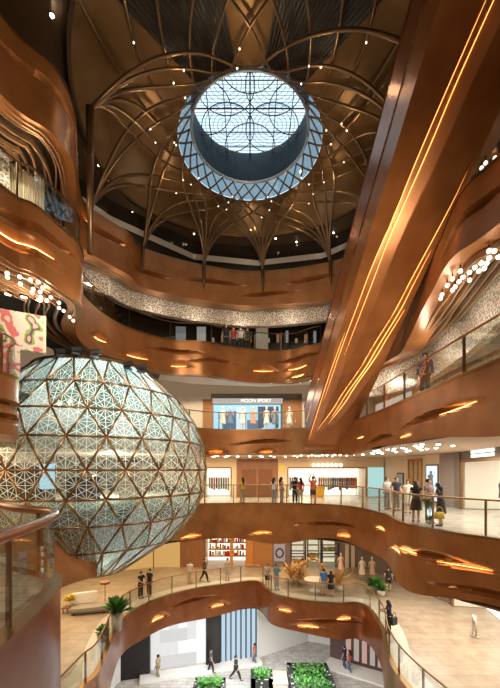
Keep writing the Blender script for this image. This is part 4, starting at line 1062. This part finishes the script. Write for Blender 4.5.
# middle level, right: the chatting group
person('man in pale grey shirt standing left of the navy T-shirt man near the aqua panel', stand(387, 509, H2), FR + .4, (.50, .50, .50), (.16, .17, .2), 1.72, arms=PHONE)
person('man in navy T-shirt and dark trousers facing the chatting group', stand(396.5, 510.5, H2), FR + .2, (.015, .02, .045), (.05, .05, .06), 1.74)
person('woman in white top and pale skirt behind the woman in black', stand(408, 513, H2), FR - .5, (.68, .64, .58), (.6, .55, .5), 1.62, True, skirt='knee', hair='long')
person('woman with long black hair in black top and skirt, her back turned', stand(416, 522, H2), -.3, (.015, .015, .017), (.012, .012, .014), 1.66, True, skirt='knee', hair='long', skin=0, sleeves=.3)
person('man in mauve T-shirt and loose green trousers at the rail', stand(428.5, 523.5, H2), FR + .5, (.27, .20, .21), (.10, .11, .06), 1.76, arms=ARMFOLD)
person('woman with long black hair in dark dress leaning at the rail', stand(441, 526, H2), .9, (.03, .028, .03), (.03, .03, .03), 1.62, True, skirt='dress', hair='long', lean=.18, arms=ONRAIL)
x, y, z = stand(439.5, 529, H2)
hb = thing('handbag', 'yellow handbag hanging beside the woman leaning at the rail', 'handbag', (x, y, z + .36))
ym = cm('bag_yellow', (.72, .46, .04), .5)
MB().grid([[(w_ * math.cos(q * PI / 8), d_ * math.sin(q * PI / 8), zz) for q in range(16)] for w_, d_, zz in ((.01, .01, 0), (.17, .06, 0), (.19, .075, .05), (.17, .06, .24), (.01, .01, .25))], True).build('bag_body', ym, hb, True)
MB().tube([(.13 * math.cos(t * PI / 10), 0, .23 + .2 * math.sin(t * PI / 10)) for t in range(11)], .012, 6).build('strap', ym, hb)
x, y, z = stand(408, 505.5, H2 + .85)
# middle level, back: shoppers in front of the wide shop
person('person in black standing left of the red top shopper, wide clothes shop', stand(295, 503.5, H2), BK, (.02, .02, .022), (.05, .05, .06), 1.66)
person('shopper in red top before the wide clothes shop', stand(300.5, 503.8, H2), .3, (.55, .06, .03), (.5, .35, .28), 1.62, True, shorts=True, hair='long')
person('shopper in orange red top with both arms raised, before the wide clothes shop', stand(313, 504.5, H2), BK, (.62, .13, .05), (.06, .05, .06), 1.72, shorts=True, arms=UP)
person('shopper in yellow top beside the brown double doors', stand(242.5, 503, H2), .6, (.72, .46, .03), (.42, .28, .18), 1.64, True, hair='long')
person('woman in white shirt and grey jeans right of the brown double doors', stand(274, 503.6, H2), -.6, (.7, .64, .58), (.27, .28, .30), 1.64, True, hair='long')
person('woman in pale pink top and grey trousers next to the woman in white shirt', stand(281.5, 503.2, H2), -1.2, (.60, .36, .32), (.33, .33, .34), 1.66, True, hair='long')
# lowest balcony level
person('person in black leaning on the rail left of a taller one', stand(140.5, 598, H1), -2.2, (.012, .012, .013), (.014, .014, .016), 1.70, arms=ONRAIL, lean=.12)
person('taller person in black T-shirt and trousers standing at the rail below the glass sphere', stand(149.5, 596.5, H1), 2.6, (.015, .015, .017), (.016, .016, .018), 1.78)
person('person in white top and cream trousers, left of the dark jacket man', stand(190, 583, H1), FR, (.62, .55, .48), (.56, .46, .36), 1.60, True, hair='long')
person('man in dark jacket and black trousers striding past the red shop', stand(204.5, 582, H1), -1.4, (.035, .025, .02), (.014, .014, .015), 1.74, sleeves=2, stride=.55)
person('woman in grey dress facing the red shop', stand(227.5, 580.5, H1), .2, (.36, .33, .28), (.3, .3, .3), 1.66, True, skirt='dress')
person('man in pale shirt and black shorts left of the teal shirt man', stand(267.5, 588, H1), 2.7, (.42, .40, .38), (.015, .015, .017), 1.70, shorts=True)
person('man in teal shirt and pale jeans at the rail corner', stand(276.5, 589.5, H1), -2.6, (.09, .24, .32), (.38, .38, .40), 1.76, arms=PHONE)
person('man in blue T-shirt and pale shorts standing by the dried flowers', stand(323.5, 595.5, H1), .2, (.04, .17, .45), (.50, .42, .32), 1.74, shorts=True)
person('woman in black dress with long hair beside the man in blue T-shirt', stand(331, 596, H1), -.3, (.015, .014, .016), (.02, .02, .02), 1.62, True, skirt='dress', hair='long')
person('person in black walking across the beige floor at right, dark shorts', stand(388.5, 592, H1), -.5, (.018, .018, .018), (.02, .02, .022), 1.70, shorts=True, stride=.4)
person('woman in black leaning on the rail of the lowest balcony, beside her black bag', stand(389.5, 633, H1), .9, (.014, .013, .014), (.014, .013, .014), 1.62, True, hair='long', arms=ONRAIL, lean=.12)
x, y, z = stand(394, 634, H1)
bg_ = thing('shoulder_bag', 'black shoulder bag beside the woman leaning on the lowest rail', 'bag', (x, y, z + .45), .5)
MB().box((0, 0, .19), (.34, .14, .36)).build('bag_body', BLACK, bg_); MB().tube([(.13 * math.cos(t * PI / 10), 0, .36 + .26 * math.sin(t * PI / 10)) for t in range(11)], .014, 6).build('strap', BLACK, bg_)
# ground floor
person('person in beige coat walking before the white light panel wall', stand(158, 679, H0), 1.3, (.36, .27, .15), (.30, .24, .16), 1.70, sleeves=2, stride=.3)
person('person in dark grey top and black trousers by the black pillar, ground floor', stand(211, 673, H0), -1.2, (.08, .08, .09), (.02, .02, .025), 1.72, stride=.35)
person('person in black striding in front of the striped panel', stand(236, 680, H0), -1.5, (.015, .015, .02), (.015, .015, .02), 1.70, stride=.75, sleeves=2)
person('person in red top at the right edge of the striped panel', stand(254.5, 665, H0), 1.4, (.60, .10, .07), (.16, .16, .2), 1.62, stride=.3)
person('person in dark navy top near the curved shopfront, ground floor right', stand(344.5, 669, H0), .8, (.03, .04, .09), (.06, .06, .10), 1.70, stride=.3)
person('person in red top and blue jeans beside the navy top person, ground floor right', stand(349.5, 673, H0), .8, (.60, .12, .10), (.10, .14, .24), 1.66, True, hair='long', stride=.3)
# upper levels
def upper(label, px, plan, h, off, top, bottom, rz, **kw):
    i = min((i for i, p in enumerate(plan.p) if p.y > 8), key=lambda i: abs(PX(plan.off(i, off).x, plan.off(i, off).y) - px))
    q = plan.off(i, off); return person(label, (q.x, q.y, ZC + h), rz, top, bottom, **kw)
DG4 = H4 - .16
upper('person in black at the upstairs railing, leftmost of the small group', 228, plan4, DG4, .55, (.03, .03, .035), (.03, .03, .03), FR, H=1.74)
upper('person in red top at the upstairs railing, dark shops behind', 234, plan4, DG4, .6, (.5, .08, .06), (.05, .05, .05), FR, H=1.66)
upper('person in white shirt at the upstairs railing', 241, plan4, DG4, .55, (.65, .62, .6), (.05, .05, .05), FR, H=1.76)
upper('person in dark green jacket at the upstairs railing, rightmost of the small group', 249, plan4, DG4, .6, (.05, .07, .05), (.04, .04, .04), FR, H=1.72, sleeves=2)
x, y = P(425, 392, H3); d = 13.2
person('man in dark blue shirt behind the railing right of the escalator', ((425 - CX) * d / F, d, ZC + H3), FR - .6, (.05, .07, .16), (.05, .05, .06), 1.72, sleeves=2)
# shop mannequins
def mannequin(label, loc, c, grp=None, dress=True):
    o = thing('mannequin', label, 'mannequin', loc, 0, grp)
    MB().lathe((0, 0, 0), [(.001, 0), (.2, 0), (.2, .03), (.02, .04), (.02, .5)], 12).build('stand', STEEL, o)
    MB().lathe((0, 0, 0), [(.24, .45), (.19, .8), (.13, 1.05), (.16, 1.25), (.17, 1.38), (.06, 1.45)], 12).build('dress', cm('man_%.2f_%.2f' % c[:2], c), o, True)
    b = MB(); b.lathe((0, 0, 0), [(.045, 1.42), (.045, 1.5), (.075, 1.54), (.085, 1.62), (.06, 1.7), (.001, 1.73)], 12)
    for x in (-1, 1): b.tube([(x * .17, 0, 1.36), (x * .23, .02, 1.1), (x * .22, .06, .85)], [.045, .035, .025], 6)
    b.build('figure', cm('mannequin_skin', (.62, .48, .38)), o, True)
    return o
mannequin('pale pink dressed mannequin left of the grey wall, lowest balcony level', stand(341, 575, H1), (.66, .42, .34))
mannequin('cream dressed mannequin beside the round bust statue, lowest balcony level', stand(362, 580, H1), (.66, .52, .40))
mannequin('tan dressed mannequin in front of the dark wall, third of the row downstairs', stand(372, 580, H1), (.55, .36, .24))
for k, (px, c) in enumerate(((224, (.7, .6, .5)), (231, (.15, .2, .3)), (243, (.75, .7, .65)), (253, (.6, .3, .2)), (266, (.7, .66, .6)), (274, (.2, .25, .3)), (288, (.66, .55, .45)))):
    q = WD.at(px) + WD.n * .9
    mannequin(['cream', 'slate', 'white', 'terracotta', 'ivory', 'dark blue', 'beige'][k] + ' dressed mannequin in front of the blue screen shop', (q.x, q.y, ZC + H3 + .3), c)

# ------------------------------------------------------------------ plants, seats and small things of the lowest balcony
LEAF = mat('leaf_green', (.06, .19, .03), .45)
def leafy(name, label, loc, r, h, n=90, m=LEAF, pot=(.45, .4, .34), potr=.3, poth=.4, wide=.12, cat='plant'):
    o = thing(name, label, cat, loc)
    MB().lathe((0, 0, 0), [(.001, 0), (potr * .75, 0), (potr, poth), (potr * .9, poth), (potr * .85, poth - .05), (.001, poth - .05)], 16).build('pot', cm('pot_%.2f' % pot[0], pot), o, True)
    f = MB()
    for k in range(n):
        a = R.uniform(0, 2 * PI); e = R.uniform(.15, 1.3); l = R.uniform(.5, 1) * r
        d = Vector((math.cos(a) * math.cos(e), math.sin(a) * math.cos(e), math.sin(e))); sd_ = Vector((-math.sin(a), math.cos(a), 0)) * wide
        p0 = Vector((0, 0, poth)) + d * .04; p1 = p0 + d * l * .6 + Vector((0, 0, .1 * h)); p2 = p0 + d * l + Vector((0, 0, h * .1 - .12 * l))
        f.quad(p0, p1 + sd_ * .6, p2, p1 - sd_ * .6)
    f.build('leaves', m, o); return o
leafy('potted_plant', 'bushy green potted plant at the bend of the lowest rail, right', stand(374.5, 592, H1), .85, .4, 100)
leafy('potted_plant', 'smaller green potted plant right of the bushy one at the rail', stand(381, 596, H1), .6, .3, 70)
leafy('potted_plant', 'broad leaved green plant at the rail below the glass sphere', stand(117, 630, H1), .95, .5, 60, wide=.28, poth=.9)
leafy('potted_plant', 'low green plant by the rail at lower left', stand(103, 640, H1), .5, .3, 40, wide=.2, poth=.3)
DRY = mat('dried_gold', (.50, .30, .11), .7)
for k, (px, py, lb_) in enumerate(((291, 583, 'clump of dried golden flowers left of the flower arch'), (300, 584, 'tall clump of dried golden flowers beside the flower arch'), (339, 590, 'clump of dried tan grasses right of the woman in black dress'))):
    leafy('dried_flowers', lb_, stand(px, py, H1), 1.5, .6, 120, m=DRY, pot=(.55, .45, .35), potr=.35, poth=.35, wide=.06, cat='dried flowers')
x, y, z = stand(312, 586, H1)
ar_ = thing('flower_arch', 'golden dried flower arch in front of the tall shop windows', 'flower arch', (x, y, z))
MB().tube([(1.0 * math.cos(t * PI / 16), 0, 1.9 * math.sin(t * PI / 16)) for t in range(17)], .06, 8).build('hoop', BRONZE, ar_)
f = MB()
for k in range(240):
    t = R.uniform(0, PI); c = Vector((1.0 * math.cos(t), 0, 1.9 * math.sin(t))); d = Vector((R.uniform(-1, 1), R.uniform(-1, 1), R.uniform(-.6, 1))).normalized(); l = R.uniform(.15, .4); sd_ = d.orthogonal().normalized() * .05
    f.quad(c, c + d * l * .5 + sd_, c + d * l, c + d * l * .5 - sd_)
f.build('blooms', DRY, ar_)
x, y, z = stand(313, 588, H1)
tb = thing('display_table', 'white round display table under the golden flower arch', 'table', (x, y - .6, z))
MB().lathe((0, 0, 0), [(.001, .8), (.7, .8), (.7, .75), (.05, .74), (.05, .05), (.35, .03), (.35, 0)], 20).build('table_top', WHITE, tb)
x, y, z = stand(90, 612, H1)
db = thing('daybed', 'grey upholstered daybed with a raised white backrest on the beige floor', 'daybed', (x, y, z), .25)
MB().box((0, 0, .16), (1.9, .8, .12)).build('base', GREYW, db)
MB().box((0, 0, .30), (1.95, .85, .18)).build('seat_cushion', cm('upholstery', (.30, .27, .22)), db)
MB().box((-.35, .40, .72), (1.3, .12, .62), .12).build('backrest', WHITE, db)
for sx in (-.8, .8):
    for sy in (-.3, .3): MB().box((sx, sy, .05), (.07, .07, .1)).build('leg', BLACK, db)
x, y, z = stand(71, 612, H1)
ct = thing('side_table', 'low wooden side table left of the grey daybed', 'table', (x, y, z)); MB().box((0, 0, .3), (.8, .6, .05)).build('table_top', WOOD, ct)
for sx in (-.33, .33):
    for sy in (-.24, .24): MB().box((sx, sy, .14), (.05, .05, .28)).build('leg', WOOD, ct)
leafy('flower_vase', 'white vase of yellow green flowers on the low side table', (x, y, z + .325), .5, .3, 45, m=cm('flower_yellow', (.55, .45, .05)), pot=(.7, .68, .62), potr=.11, poth=.3, wide=.12, cat='vase')
x, y, z = stand(105, 607, H1)
bt = thing('high_table', 'tall slim cocktail table with brown top behind the daybed', 'table', (x, y, z))
MB().lathe((0, 0, 0), [(.001, 0), (.26, 0), (.26, .02), (.03, .04)], 16).build('base', STEEL, bt); MB().lathe((0, 0, 0), [(.03, .03), (.03, 1.38)], 10).build('stem', STEEL, bt); MB().lathe((0, 0, 0), [(.001, 1.38), (.28, 1.38), (.30, 1.52), (.001, 1.53)], 16).build('top', WOOD, bt)
